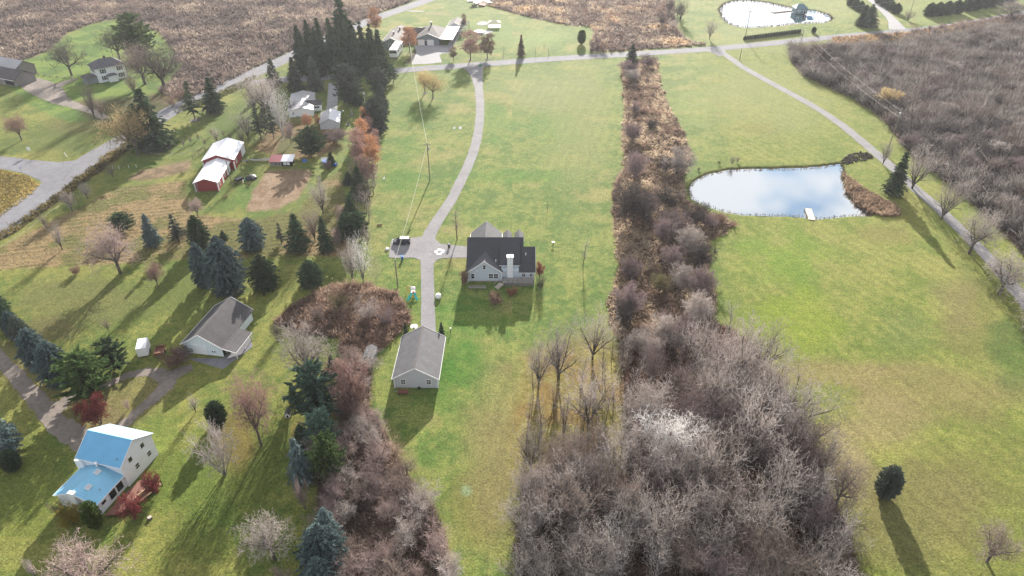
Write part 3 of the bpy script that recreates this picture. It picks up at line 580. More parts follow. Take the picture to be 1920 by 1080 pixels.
# ---- white pole barn with lean-to
Ab = G(351.9, 658.5); b_ = empty('pole_barn', (-64.0, 109.4, 0), radians(-9.5), 'pale blue-white barn with long grey shingle roof and open lean-to porch', 'barn')
w = MB(); walls(w, -4.25, 4.25, 0, 12.9, 2.5, 5.2); w.build('wall', M['siding_metal'], b_)
sl_ = (5.2-2.5)/4.25; r = MB(); roof(r, -4.25, 4.25, 0, 12.9, 2.5, 5.2, oh=.4); r.build('roof', M['shingle_barn'], b_)
r = MB(); r.slab([(4.3,-.4,2.57),(7.6,-.4,1.75),(7.6,6.6,1.75),(4.3,6.6,2.57)], .14); r.build('lean_to_roof', M['shingle_barn'], b_)
for y in (-.2, 3, 6.2): MB().box(7.3, y, 0, 7.45, y+.15, 1.7).build('post', M['white'], b_)
tm = MB(); rakes(tm, -4.25, 4.25, 0, 12.9, 2.5, 5.2, oh=.4, w=.24, eaves=False); tm.beam((4.3,-.43,2.5),(7.6,-.43,1.70),.06,.22); tm.beam((7.63,-.4,1.7),(7.63,6.6,1.7),.06,.2); tm.beam((-4.68,-.4,2.4),(-4.68,13.3,2.4),.06,.2); tm.build('trim', M['white'], b_)
for x, wd in ((-2.9,.9),(2.3,.9)):
    for q in (-1, 1): window(b_, (x+q*.25,0), '-y', .28, .4, .9, 1, 1, fm='siding_metal', fr=.05)
door(b_, (-.7,0), '-y', 2.7, 2.2, 'siding_wh', 'sliding_door'); 
m_ = MB(); fbox(m_, (-.4,0), '-y', 4.4, .08, 2.35, .0, .09); m_.build('door_track', M['siding_metal'], b_)
m_ = MB(); fbox(m_, (4.25,.6), '+x', .9, 1.9, .02, .0, .04); m_.build('side_opening', M['dark'], b_)

# ---- blue-roofed house
bl = empty('farm_house', (-63.0, 78.8, 0), radians(75.5), 'white two-storey house with shiny blue metal roof, lower blue wing', 'house')
# local x runs from the front eave to the back, local y along the ridge away from the visible gable
w = MB(); walls(w, -3.7, 3.7, 0, 8.2, 4.9, 7.3); w.build('wall', M['siding_wh'], bl)
r = MB(); roof(r, -3.7, 3.7, 0, 8.2, 4.9, 7.3, oh=.3, t=.12); r.build('roof', M['metal_blue'], bl)
tm = MB(); rakes(tm, -3.7, 3.7, 0, 8.2, 4.9, 7.3, oh=.3, w=.2); tm.build('trim', M['white'], bl)
for x, z in ((1.4,4.1),(2.0,1.5),(-1.6,3.9),(-.9,1.6)): window(bl, (x,0), '-y', .75, .95, z, 1, 2 if z < 2 else 1)
wg = MB(); walls(wg, -9.6, -3.6, .4, 7.9, 2.7, 4.3, 'x'); wg.build('wing_wall', M['siding_wh'], bl)
r = MB(); roof(r, -9.6, -3.6, .4, 7.9, 2.7, 4.3, 'x', oh=.35, t=.12); wr = r.build('wing_roof', M['metal_bluew'], bl)
tm = MB(); rakes(tm, -9.6, -3.6, .4, 7.9, 2.7, 4.3, oh=.35, ridge='x', back=False, w=.18); tm.build('wing_trim', M['white'], bl)
for x, y in ((-5.1, 3.4), (-7.9, 2.8)):
    z = 4.3-abs(y-4.15)*.427+.2; k = MB().obox((x, y, z+.1), (.45,0,0), (0,.35,.15), (0,-.03,.08)); sk = k.build('skylight', M['white'], bl)
    k = MB().obox((x, y, z+.2), (.36,0,0), (0,.27,.115), (0,-.008,.02)); k.build('pane', M['steel'], sk)
for x, z0, hh, ww in ((-4.9,.6,1.9,1.3),(-6.5,.6,1.9,1.3)): window(bl, (x,.4), '-y', ww, hh, z0, 1, 1)
window(bl, (-8.4,.4), '-y', .9, .6, 1.4, 1, 1)
ch = MB().box(-10.1, 3.5, 0, -9.61, 4.5, 4.5); c_ = ch.build('chimney', M['siding_wh'], bl); k = MB().box(-10.15, 3.4, 4.5, -9.5, 4.6, 4.68); k.build('cap', M['white'], c_)
k = MB().box(-4.1, 7.3, 0, -3.7, 8.9, 4.4); k.build('corner_porch', M['siding_wh'], bl)
for p in ((-3.0,.9,5.3+.35),(-7.5,1.2,3.05+.3)): vent(bl, p[0], p[1], p[2], .35, .07, 'steel', False)
vent(bl, -4.2, 4.2, 4.6, .5, .14)
dk = empty('deck', (-63.2, 71.9, 0), radians(75.5-90), 'red-brown timber deck along the lower wing of the blue-roofed house', 'deck')
m_ = MB(); m_.slab([(-.9,-3.2,.62),(1.0,-2.5,.62),(1.7,-.8,.62),(3.3,4.4,.62),(1.0,4.6,.62),(-.35,4.2,.62),(-.9,0,.62)], .16); m_.build('floor', M['deck'], dk)
m_ = MB(); m_.slab([(1.7,.8,.45),(2.6,.6,.45),(3.7,4.6,.45),(2.8,4.8,.45)], .14); m_.slab([(1.5,.9,.95),(1.85,.8,.95),(2.75,4.2,.95),(2.4,4.3,.95)], .5); m_.build('bench_seat', M['deck_tan'], dk)
m_ = MB()
P_ = [(1.0,-2.5),(1.6,-1.0),(2.2,.9),(3.7,4.6),(2.2,4.9),(.6,4.5)]
for a, b in zip(P_, P_[1:]):
    if a == (1.6,-1.0): continue
    m_.beam((*a,1.45),(*b,1.45),.08); m_.beam((*a,1.05),(*b,1.05),.05)
    for p in (a, b): m_.box(p[0]-.05, p[1]-.05, 0, p[0]+.05, p[1]+.05, 1.5)
m_.build('railing', M['rust'], dk)

# ---- red barn, two stepped blocks
rb = empty('red_barn', (-91.2, 185.2, 0), radians(5.5), 'red barn in two stepped sections with white metal roofs, ladder at its end', 'barn')
w = MB(); walls(w, -3.3, 3.3, 0, 15.4, 2.8, 4.0); walls(w, -4.7, 4.6, 15.0, 28.6, 3.4, 5.1); w.build('wall', M['red'], rb)
r = MB(); roof(r, -3.3, 3.3, 0, 14.6, 2.8, 4.0, oh=.4, t=.12); r.build('lower_roof', M['metal_white'], rb)
r = MB(); roof(r, -4.7, 4.6, 15.0, 28.6, 3.4, 5.1, oh=.4, t=.12); r.build('upper_roof', M['metal_white'], rb)
tm = MB(); corners(tm, -3.32, 3.32, -.02, 15.0, 2.6, w=.3, pts=((-3.32,-.02),(3.32,-.02),(-4.72,14.98),(4.62,14.98),(4.62,28.6))); tm.build('trim', M['white'], rb)
window(rb, (3.3,2.2), '+x', .8, 1.0, .9, 1, 2); door(rb, (3.3,5.6), '+x', 1.1, 2.1); window(rb, (3.3,8.2), '+x', .9, 1.1, .9, 1, 2); door(rb, (3.3,12.2), '+x', 3.4, 2.4, 'siding_wh', 'sliding_door')
window(rb, (4.6,18), '+x', 1.0, 1.1, 1.1, 1, 2); door(rb, (4.6,26.4), '+x', 3.8, 3.1, 'siding_wh', 'sliding_door')
ld = empty('ladder', (-94.0, 184.0, 0), radians(5), 'grey metal ladder leaning on the end wall of the red barn', 'ladder')
m_ = MB(); [m_.beam((x,0,0),(x,1.1,3.6),.07) for x in (-.35,.35)]; m_.build('rails', M['steel'], ld)
m_ = MB(); [m_.beam((-.33,1.1*k/9,3.6*k/9),(.33,1.1*k/9,3.6*k/9),.05) for k in range(1, 9)]; m_.build('rungs', M['steel'], ld)

# ---- hen house
hc = empty('hen_house', (-74.0, 203.1, 0), 0, 'small hen house, roof half red and half white metal', 'shed')
w = MB(); w.add([(-3.6,0,0),(0,0,0),(0,3,0),(-3.6,3,0),(-3.6,0,1.5),(0,0,1.5),(0,3,2.2),(-3.6,3,2.2)], [(0,1,5,4),(1,2,6,5),(2,3,7,6),(3,0,4,7),(4,5,6,7),(0,3,2,1)]); w.build('grey_wall', M['wood_grey'], hc)
w = MB(); w.add([(0.02,0,0),(3.4,0,0),(3.4,3,0),(.02,3,0),(.02,0,1.6),(3.4,0,1.6),(3.4,3,2.3),(.02,3,2.3)], [(0,1,5,4),(1,2,6,5),(2,3,7,6),(3,0,4,7),(4,5,6,7),(0,3,2,1)]); w.build('dark_wall', M['dark'], hc)
r = MB().slab([(-3.9,-.4,1.6),(-.03,-.4,1.6),(-.03,3.3,2.45),(-3.9,3.3,2.45)], .08); r.build('red_roof', M['metal_red'], hc)
r = MB().slab([(.0,-.4,1.75),(3.9,-.4,1.75),(3.9,3.3,2.6),(.0,3.3,2.6)], .08); r.build('white_roof', M['metal_white'], hc)
window(hc, (1.1,0), '-y', .7, .8, .5, 2, 1, gm='white'); window(hc, (2.2,0), '-y', .7, .8, .5, 2, 1, gm='white'); window(hc, (-1.8,0), '-y', .5, .5, .5, 1, 1, fm='wood_grey'); window(hc, (-.8,0), '-y', .5, .5, .5, 1, 1, fm='wood_grey')

# ---- single-storey pale house and its small garage
mh = empty('bungalow', (-78.8, 247.2, 0), radians(11.5), 'pale single-storey house with grey metal roof and a side wing, among the bare trees', 'house')
w = MB(); walls(w, -4.4, 4.4, 0, 19.5, 2.3, 3.4); w.build('wall', M['siding_wh'], mh)
r = MB(); roof(r, -4.4, 4.4, 0, 19.5, 2.3, 3.4, oh=.3, t=.12); r.build('roof', M['metal_grey'], mh)
w = MB(); walls(w, 3.0, 7.2, 5.2, 10.2, 2.3, 3.1, 'x'); w.build('side_wing_wall', M['siding_wh'], mh)
r = MB(); roof(r, 1.8, 7.2, 5.2, 10.2, 2.35, 3.3, 'x', oh=.3, t=.12); r.build('side_wing_roof', M['shingle_br'], mh)
window(mh, (-2.8,0), '-y', .5, .8, 1.1, 1, 2, fm='siding_wh'); window(mh, (5.6,5.2), '-y', 1.8, .7, 1.1, 3, 1); window(mh, (4.4,2.5), '+x', 1.2, 1, 1.0, 2, 1)
k = MB().box(-1.9, -.9, 0, -1.0, -.02, .5); k.build('step', M['concrete'], mh)
for x, y in ((-3.2,3),(-3.1,8),(-2.0,5),(-2.1,11)): vent(mh, x, y, 3.4-abs(x)*.25+.1, .15, .12, 'white', False)
sg = empty('small_garage', (-65.4, 234.8, 0), radians(9), 'small garage with sun glare painted white on one roof slope, beside the pale bungalow', 'garage')
w = MB(); walls(w, -3.3, 3.3, 0, 10.6, 2.3, 3.8); w.build('wall', M['siding_gr'], sg)
r = MB(); roof(r, -3.3, 3.3, 0, 10.6, 2.3, 3.8, oh=.35, t=.12, sides=(1,0)); r.build('grey_roof_slope', M['metal_grey'], sg)
r = MB(); roof(r, -3.3, 3.3, 0, 10.6, 2.3, 3.8, oh=.35, t=.12, sides=(0,1)); r.build('glare_roof_slope', M['metal_white'], sg)  # glare on the right slope put into the colour as white metal
tm = MB(); rakes(tm, -3.3, 3.3, 0, 10.6, 2.3, 3.8, oh=.35, w=.16, back=False, eaves=False); tm.build('trim', M['siding_gr'], sg); door(sg, (0,10.6), '+y', 3, 2.1, name='garage_door', panels=3)

# ---- far ranch house
fr = empty('ranch_house', (-41.1, 344.8, 0), radians(-4), 'sprawling brown-roofed house with two white garage doors across the road', 'house')
w = MB().box(-5.4, 0, 0, 5.4, 20, 3.5); w.build('brick_wall', M['brick'], fr)
w = MB(); walls(w, -5.4, 5.4, -.04, 1.6, 3.4, 5.4); w.build('gable_wall', M['siding_dk'], fr)
r = MB(); r.slab([(-6,-.6,3.5),(-3.2,7,5.2),(0,10.5,6.6),(-6.4,14,3.5)], .15); r.add([(-6,-.6,3.4),(6,-.6,3.4),(6.4,20.6,3.4),(-6.4,20.6,3.4),(0,-.6,5.7),(0,11,7.2)], [(4,1,5),(0,4,5),(1,2,5),(2,3,5),(3,0,5)]); r.build('roof', M['shingle_br'], fr)
tm = MB(); tm.beam((-6,-.66,3.45),(0,-.66,5.75),.08,.3); tm.beam((0,-.66,5.75),(6,-.66,3.45),.08,.3); tm.build('trim', M['white'], fr)
for x in (-3.6, 1.1): door(fr, (x,-.04), '-y', 3.0, 2.6, name='garage_door', panels=3, handle=False)
door(fr, (-1.25,0), '-y', 1.1, 2.3, 'dark')
r = MB().slab([(5.6,-.8,3.5),(12.3,-1.8,3.4),(12.6,23.5,3.6),(5.9,23.5,3.6)], .15); r.build('carport_roof', M['metal_white'], fr)
for y in (-1.2, 7, 15, 23): MB().box(12.0, y, 0, 12.2, y+.2, 3.3).build('carport_post', M['brick'], fr)
w = MB(); walls(w, 6, 12.8, 26, 38, 3.0, 4.6); w.build('rear_wall', M['siding_wh'], fr)
r = MB(); roof(r, 6, 12.8, 26, 38, 3.0, 4.7, oh=.5); r.build('rear_roof', M['shingle_br'], fr)
tm = MB(); rakes(tm, 6, 12.8, 26, 38, 3.0, 4.7, oh=.5, w=.3, back=False); tm.build('rear_trim', M['white'], fr)
w = MB(); walls(w, -21, -12, -8.5, 16, 3.3, 5.3); w.build('left_wall', M['siding_dk'], fr)
r = MB(); roof(r, -21, -12, -8.5, 16, 3.3, 5.4, oh=.6); r.build('left_roof', M['shingle_br'], fr)
tm = MB(); rakes(tm, -21, -12, -8.5, 16, 3.3, 5.4, oh=.6, w=.28, back=False); tm.build('left_trim', M['white'], fr)
w = MB(); walls(w, -12, -5, 9, 16, 3.2, 5.0, 'x'); w.build('link_wall', M['brick'], fr); r = MB(); roof(r, -14, -3, 9, 16, 3.2, 5.2, 'x', oh=.5); r.build('link_roof', M['shingle_br'], fr)
window(fr, (-17.3,-8.5), '-y', 1.1, 1.3, 1.2, 2, 2); window(fr, (-15.2,-8.5), '-y', 1.1, 1.3, 1.2, 2, 2)
for p in ((-15.5,8,5.2),(-16.5,-1.5,5.4),(0,11,7.2)):
    c_ = MB().box(p[0]-.35, p[1]-.35, p[2]-1, p[0]+.35, p[1]+.35, p[2]+1.0).build('chimney', M['brick'], fr); MB().box(p[0]-.4, p[1]-.4, p[2]+1.0, p[0]+.4, p[1]+.4, p[2]+1.5).build('cap', M['white'], c_)
k = MB(); k.lathe((-7.5,24,0), [(7.6,0),(7.8,.9),(7.2,.95),(7.1,.5)], 28); pool = k.build('pool_patio', M['white'], None); tag(pool, 'round white patio wall behind the brown-roofed ranch house', 'patio'); pool.location = (-41.1, 344.8, 0)
pg = empty('pergola', (-25.5, 372, 0), radians(-4), 'small dark pergola with open slats beside the white carport', 'pergola')
[MB().box(x-.15, y-.15, 0, x+.15, y+.15, 3).build('post', M['wood_grey'], pg) for x in (-2,2) for y in (-8,8)]
m_ = MB(); [m_.box(x-.12, -8.4, 3.0, x+.12, 8.4, 3.3) for x in (-2,0,2)]; [m_.box(-2.4, y-.3, 3.3, 2.4, y+.3, 3.5) for y in np.linspace(-8, 8, 6)]; m_.build('slats', M['dark'], pg)

# ---- old white farmhouse, hip roof
fh = empty('farmhouse', (-174.0, 286.5, 0), radians(44), 'old white two-storey farmhouse with dark hip roof and shutters, left of the woods', 'house')
w = MB().box(-.0, 0, 0, 11.5, 8.5, 5.9); w.build('wall', M['siding_wh'], fh)
def hip(mb, x0, x1, y0, y1, ze, zr, oh=.6, flat=2.5):
    xm, ym = (x0+x1)/2, (y0+y1)/2; a = (x0-oh,y0-oh,ze); b = (x1+oh,y0-oh,ze); c = (x1+oh,y1+oh,ze); d = (x0-oh,y1+oh,ze); e = (xm-flat,ym,zr); f = (xm+flat,ym,zr)
    return mb.add([a,b,c,d,e,f], [(0,1,5,4),(1,2,5),(2,3,4,5),(3,0,4),(0,3,2,1)])
r = hip(MB(), 0, 11.5, 0, 8.5, 5.9, 8.6); r.build('roof', M['shingle'], fh)
def shut(par, pos, nrm, z):
    o = window(par, pos, nrm, .9, 1.6, z, 1, 2); s = MB()
    for k in (-1, 1): fbox(s, pos, nrm, .5, 1.7, z-.05, -.02, .09, dx=k*.88)
    s.build('shutters', M['dark'], o)
for x in (2.6, 9.3):
    for z in (.9, 3.7): shut(fh, (x,0), '-y', z)
for y in (3.2, 6.2): shut(fh, (0,y), '-x', 3.7)
k = MB().box(3.6, -2.2, 0, 7.0, 0, 2.6); pr = k.build('entry_porch', M['siding_wh'], fh); hip(MB(), 3.6, 7.0, -2.2, 0, 2.6, 3.4, .3, .8).build('roof', M['shingle'], pr)
k = MB().box(-4.6, 1.2, 0, -.02, 6.0, 2.7); pr = k.build('side_porch', M['siding_dk'], fh); hip(MB(), -4.6, -.3, 1.2, 6.0, 2.7, 3.7, .5, .6).build('roof', M['shingle_br'], pr)
MB().box(5.4, 3.8, 8.0, 6.2, 4.6, 9.5).build('chimney', M['brick'], fh)
# ---- long shed at the left edge
ls = empty('long_shed', (-209, 283, 0), radians(-70), 'long grey farm shed with open front at the left edge by the gravel yard', 'shed')
ls.rotation_euler.z = radians(-24)
w = MB(); walls(w, -30, 3, 0, 9, 3.0, 5.4, 'x'); w.build('wall', M['wood_grey'], ls)
r = MB(); roof(r, -30, 3, 0, 9, 3.0, 5.5, 'x', oh=.6); r.build('roof', M['shingle_br'], ls)
k = MB(); fbox(k, (-.5,0), '-y', 5.5, 2.2, .3, .0, .05); k.build('bay_opening', M['dark'], ls); k = MB().box(-30.4, -.7, 2.5, 3.4, -.62, 2.75); k.build('trim', M['white'], ls)
w = MB(); walls(w, -30, -6, 7, 16, 4.0, 6.5, 'x'); w.build('rear_wall', M['wood_grey'], ls); r = MB(); roof(r, -30, -6, 7, 16, 4.0, 6.6, 'x', oh=.5); r.build('rear_roof', M['metal_grey'], ls)

# ---- boat hut on the far pond
bh = empty('pond_hut', (165.5, 411, 0), radians(-3), 'small teal hut with hipped roof beside the far pond', 'hut')
w = MB(); w.box(-3.3, 0, 0, 3.3, 7, 2.6); w.build('wall', M['hut'], bh); r = hip(MB(), -3.3, 3.3, 0, 7, 2.6, 4.8, .5, 1.4); r.build('roof', M['hut'], bh); door(bh, (1.6,0), '-y', 1.0, 2.0, 'dark'); window(bh, (-1.4,0), '-y', .9, .9, 1.1, 2, 1)
cb = empty('beach_cabana', (171.3, 410, 0), radians(-3), 'bright blue slatted cabana next to the teal hut', 'cabana')
m_ = MB(); m_.slab([(-1.6,0,2.4),(1.6,0,2.4),(1.6,4,1.2),(-1.6,4,1.2)], .1); m_.build('canopy', M['blue_plastic'], cb); m_ = MB(); [m_.box(x-.1, 0, 0, x+.1, .2, 2.35) for x in (-1.5,-.5,.5,1.5)]; m_.build('posts', M['teal_plastic'], cb)
# ---- small grey shed, little white dog house
ss_ = empty('garden_shed', (*G(691, 683), 0), radians(-4), 'small grey-green shed at the edge of the reddish brush', 'shed')
w = MB(); walls(w, -1.05, 1.05, 0, 3.6, 1.5, 2.1); w.build('wall', M['siding_dk'], ss_); r = MB(); roof(r, -1.05, 1.05, 0, 3.6, 1.5, 2.15, oh=.15, t=.08); r.build('roof', M['shingle'], ss_); door(ss_, (0,0), '-y', .8, 1.3, 'siding_dk')
dh = empty('dog_house', (*G(539.5, 783), 0), radians(5), 'tiny dog house with white front and dark roof near the pines', 'dog house')
w = MB(); walls(w, -.45, .45, 0, 1.3, .7, 1.1); w.build('wall', M['white'], dh); r = MB(); roof(r, -.45, .45, 0, 1.3, .7, 1.12, oh=.1, t=.06); r.build('roof', M['shingle_dk'], dh); k = MB(); fbox(k, (0,0), '-y', .35, .5, .05, 0, .02); k.build('opening', M['dark'], dh)

# ------------------------------------------------------------------ tree prototypes (height 1, built once, copies share the mesh)
def unit(v): return v/np.linalg.norm(v)
def grow(seed, trunk=.25, limbs=7, a0=(25, 60), lens=(.55, .38, .24, .15, .09), kids=(7, 6, 5, 4), up=.35, r0=.022, wig=.16, stems=1, leader=True):
    """returns rows p0 p1 r0 r1 level"""
    R = random.Random(seed); out = []
    def rot(d, ang, az):
        d = unit(d); u = unit(np.cross(d, (0.31, .7, .2))); w = np.cross(d, u); return unit(d*cos(ang)+(u*cos(az)+w*sin(az))*sin(ang))
    def br(p, d, L, r, lv):
        ns = (5, 5, 4, 3, 2, 1)[lv]; k = kids[lv] if lv < len(kids) else 0; q = p; rr = r; az = R.uniform(0, 6.28); done = 0
        for i in range(ns):
            d = unit(d + np.array((R.uniform(-1,1), R.uniform(-1,1), R.uniform(-1,1)))*wig + np.array((0,0,up*(.25 if lv else .1))))
            q2 = q + d*L/ns; r2 = r*(1-.8*(i+1)/ns); out.append((*q, *q2, rr, r2, lv)); q = q2; rr = r2
            if lv < len(lens)-1:
                want = int(k*(i+1)/ns + .5)
                if lv == 0 and i < 1: want = 0
                while done < want:
                    az += 2.4+R.uniform(-.4,.4); ang = radians(R.uniform(*a0))
                    f = R.uniform(.75, 1.1)*(1-.35*i/ns)
                    br(q - d*L/ns*R.random()*.8, rot(d, ang, az), lens[lv+1]*f, max(rr*.62, .0008), lv+1); done += 1
    for s in range(stems):
        p = np.array((0., 0., 0.)); d = np.array((0, 0, 1.))
        if stems > 1:
            a = 2*pi*s/stems+R.uniform(-.3,.3); t = R.uniform(.1, .75); d = unit(np.array((cos(a)*t, sin(a)*t, 1))); p = np.array((cos(a), sin(a), 0))*.02
        L = trunk if not leader else lens[0]
        if not leader and stems == 1:
            out.append((*p, *(p+d*trunk), r0*1.25, r0, 0)); p = p + d*trunk*.98
            az = R.uniform(0, 6)
            for i in range(limbs):
                az += 2.4; br(p - d*trunk*.25*R.random(), rot(d, radians(R.uniform(*a0))*(.4+.6*i/limbs), az), lens[0]*R.uniform(.85, 1.1), r0*.7, 1 if False else 0)
        else: br(p, d, L*R.uniform(.85, 1.1), r0, 0)
    return np.array(out)
def seg_tubes(sg, n):
    a = sg[:, :3]; b = sg[:, 3:6]; d = b-a; L = np.linalg.norm(d, axis=1, keepdims=True); d = d/np.maximum(L, 1e-9)
    ref = np.where(np.abs(d[:, 2:3]) > .9, np.array([[1., 0, 0]]), np.array([[0, 0, 1.]])); x = np.cross(d, ref); x /= np.linalg.norm(x, axis=1, keepdims=True); u = np.cross(x, d)
    vs = []
    for p, r in ((a, sg[:, 6:7]), (b, sg[:, 7:8])):
        for i in range(n): t = 2*pi*i/n; vs.append(p+(x*cos(t)+u*sin(t))*r)
    V_ = np.stack(vs, 1); N = len(sg); base = (np.arange(N)*2*n)[:, None, None]
    f = np.array([(i, (i+1) % n, n+(i+1) % n, n+i) for i in range(n)])[None] + base
    return V_.reshape(-1, 3), f.reshape(-1, 4)
def seg_blades(sg, rs, wmin):
    a = sg[:, :3]; b = sg[:, 3:6]; d = b-a; rn = rs.normal(size=a.shape); x = np.cross(d, rn); x /= np.maximum(np.linalg.norm(x, axis=1, keepdims=True), 1e-9)
    w0 = np.maximum(sg[:, 6:7], wmin); w1 = np.maximum(sg[:, 7:8], wmin*.6)
    V_ = np.stack([a-x*w0, a+x*w0, b+x*w1, b-x*w1], 1); N = len(sg); return V_.reshape(-1, 3), np.arange(N*4).reshape(N, 4)
def join(parts):
    vs = []; fs = []; n = 0
    for v, f in parts: vs.append(v); fs.append(f+n); n += len(v)
    return np.vstack(vs), np.vstack(fs)
class Proto: pass
PROTO = {}
def proto_mesh(V_, F_, name):
    o = np_mesh(name, V_, F_, M['bark']); me = o.data; bpy.data.objects.remove(o); return me
def bare_proto(key, wmin=.0013, leaf=0, leaf_size=.012, cut=2, **kw):
    p = Proto(); sg = grow(**kw); H = sg[:, 5].max(); sg[:, :6] /= H; rs = np.random.RandomState(kw['seed'])
    w = np.percentile(np.hypot(sg[:, 3], sg[:, 4]), 97); p.width = 2*w
    big = sg[sg[:, 8] < cut]; mid = sg[sg[:, 8] == cut]; fine = sg[sg[:, 8] > cut]
    v, f = seg_tubes(big, 5); p.trunk = proto_mesh(v, f, 'trunk')
    parts = [seg_tubes(mid, 3)] if len(mid) else []
    parts.append(seg_blades(fine, rs, wmin))
    if leaf:
        tips = fine[fine[:, 8] >= fine[:, 8].max()-1]; k = tips[rs.randint(0, len(tips), leaf)]; t = rs.rand(leaf, 1); c = k[:, :3]*(1-t)+k[:, 3:6]*t + rs.normal(size=(leaf, 3))*leaf_size*.8
        a = rs.normal(size=(leaf, 3)); a /= np.linalg.norm(a, axis=1, keepdims=True); b = np.cross(a, rs.normal(size=(leaf, 3))); b /= np.linalg.norm(b, axis=1, keepdims=True); s = leaf_size*rs.uniform(.6, 1.3, (leaf, 1))
        q = np.stack([c-a*s, c-b*s*.6, c+a*s, c+b*s*.6], 1).reshape(-1, 3); parts.append((q, np.arange(leaf*4).reshape(leaf, 4)))
    v, f = join(parts); p.crown = proto_mesh(v, f, 'crown'); p.nf = len(f); PROTO.setdefault(key, []).append(p)
def conifer_proto(key, seed, R=.2, levels=26, whorl=11, clumps=6, droop=.35, size=.035, prof='cone', base=.06, gap=.10, rise=0., rag=.38):
    rs = np.random.RandomState(seed); p = Proto(); cs = []; ds = []
    for i in range(levels):
        z = base + (1-base)*(i+rs.rand()*.7)/levels; t = (z-base)/(1-base)
        if prof == 'cone': rr = R*(1-t)**.72*(1 if t > .06 else .75)
        elif prof == 'round': rr = R*math.sqrt(max(.02, 1-(1.7*t-.62)**2)) if t > .05 else R*.6
        elif prof == 'egg': rr = R*(sin(pi*min(1, (t*.82+.17)))**.7)
        else: rr = R*(1-t**3.)**.6*(.8+.2*min(1, t*6))
        n = max(4, int(whorl*(.45+.55*rr/R))); a0 = rs.rand()*6.28
        for k in range(n):
            if rs.rand() < gap: continue
            a = a0+2*pi*k/n+rs.normal()*.12; L = rr*rs.uniform(1-rag, 1+rag*.6); m = max(2, int(clumps*L/R+.5)); zz = z+rs.normal()*.008
            for j in range(m):
                s = (j+.6)/m; c = np.array((cos(a)*L*s, sin(a)*L*s, zz + rise*L*s - droop*L*s*s)); cs.append(c + rs.normal(size=3)*.006); ds.append((cos(a), sin(a), rise-droop*s*1.6))
    cs = np.array(cs); ds = np.array(ds); ds /= np.linalg.norm(ds, axis=1, keepdims=True); N = len(cs); vs = []
    for q in range(4):
        d = ds + rs.normal(size=ds.shape)*.45; d /= np.linalg.norm(d, axis=1, keepdims=True); s = np.cross(d, rs.normal(size=d.shape)); s /= np.linalg.norm(s, axis=1, keepdims=True)
        L = size*rs.uniform(.7, 1.35, (N, 1)); vs.append(np.stack([cs-d*L*.5-s*L*.42, cs-d*L*.5+s*L*.42, cs+d*L*.9], 1))
    V_ = np.concatenate(vs).reshape(-1, 3); V_[:, 2] = np.clip(V_[:, 2], .004, None); p.crown = proto_mesh(V_, np.arange(len(V_)).reshape(-1, 3), 'crown'); p.nf = len(V_)//3
    sg = [(0,0,i/6*.94,0,0,(i+1)/6*.94,.016*(1-i/6.2),.016*(1-(i+1)/6.2),0) for i in range(6)]
    for i in range(14): z = .08+.8*i/14; a = i*2.4; L = R*(1-z)*.8; sg.append((0,0,z,cos(a)*L,sin(a)*L,z-.02,.005,.002,0))
    v, f = seg_tubes(np.array(sg), 6); p.trunk = proto_mesh(v, f, 'trunk'); p.width = 2*R; PROTO.setdefault(key, []).append(p)
# spreading old crowns, vase-shaped crowns, slim upright ones, many-stemmed domes
for s in (1, 2, 3): bare_proto('spread', seed=s, leader=False, trunk=.24, limbs=6, a0=(28, 68), lens=(.52,.30,.19,.12,.075), kids=(7,5,3,3), up=.08, r0=.027, wig=.28, wmin=.0023)
for s in (4, 5, 6): bare_proto('vase', seed=s, leader=False, trunk=.09, limbs=7, a0=(26, 54), lens=(.66,.32,.19,.11,.06), kids=(7,4,3,2), up=.24, r0=.023, wig=.16, wmin=.0022)
for s in (7, 8): bare_proto('slim', seed=s, leader=True, a0=(22, 44), lens=(1.,.26,.14,.08), kids=(14,5,3), up=.3, r0=.012, wig=.05, wmin=.0014)
for s in (9, 10, 11): bare_proto('dome', seed=s, stems=9, leader=True, a0=(20, 50), lens=(.85,.34,.20,.11), kids=(8,5,3), up=.12, r0=.012, wig=.16, wmin=.0042, cut=1)
for s in (12, 13): bare_proto('leafy', seed=s, leader=True, a0=(35, 65), lens=(1.,.32,.17,.09), kids=(20,7,4), up=.18, r0=.014, wig=.06, wmin=.0015, leaf=5200, leaf_size=.013)
for s in (14, 15): bare_proto('leafdome', seed=s, stems=7, leader=True, a0=(25, 60), lens=(.8,.36,.2,.11), kids=(8,6,4), up=.06, r0=.012, wig=.14, wmin=.0022, leaf=7000, leaf_size=.018, cut=1)
for s in (16, 17): bare_proto('leafspread', seed=s, leader=False, trunk=.24, limbs=6, a0=(28, 66), lens=(.52,.30,.19,.12), kids=(8,6,5), up=.12, r0=.022, wig=.18, wmin=.0016, leaf=3600, leaf_size=.012)
for s in (18, 19): bare_proto('sapling', seed=s, leader=True, a0=(25, 50), lens=(1.,.28,.13), kids=(12,5), up=.2, r0=.010, wig=.06, wmin=.0025)
for s in (21, 22, 23): conifer_proto('spruce', s, R=.21, levels=30, whorl=13, clumps=7, size=.034)
for s in (24, 25): conifer_proto('fat', s, R=.34, levels=24, whorl=16, clumps=8, size=.044, prof='egg', droop=.25, base=.03, rag=.3, gap=.06)
for s in (26, 27): conifer_proto('pine', s, R=.36, levels=15, whorl=10, clumps=6, size=.062, prof='round', droop=-.1, rise=.15, gap=.12, base=.08, rag=.35)
for s in (28,): conifer_proto('column', s, R=.30, levels=22, whorl=14, clumps=5, size=.05, prof='col', droop=-.5, rise=.4, base=.01, rag=.1)
for s in (29, 30): conifer_proto('ragged', s, R=.22, levels=17, whorl=9, clumps=6, size=.040, gap=.3, droop=.2, base=.2, rag=.5)
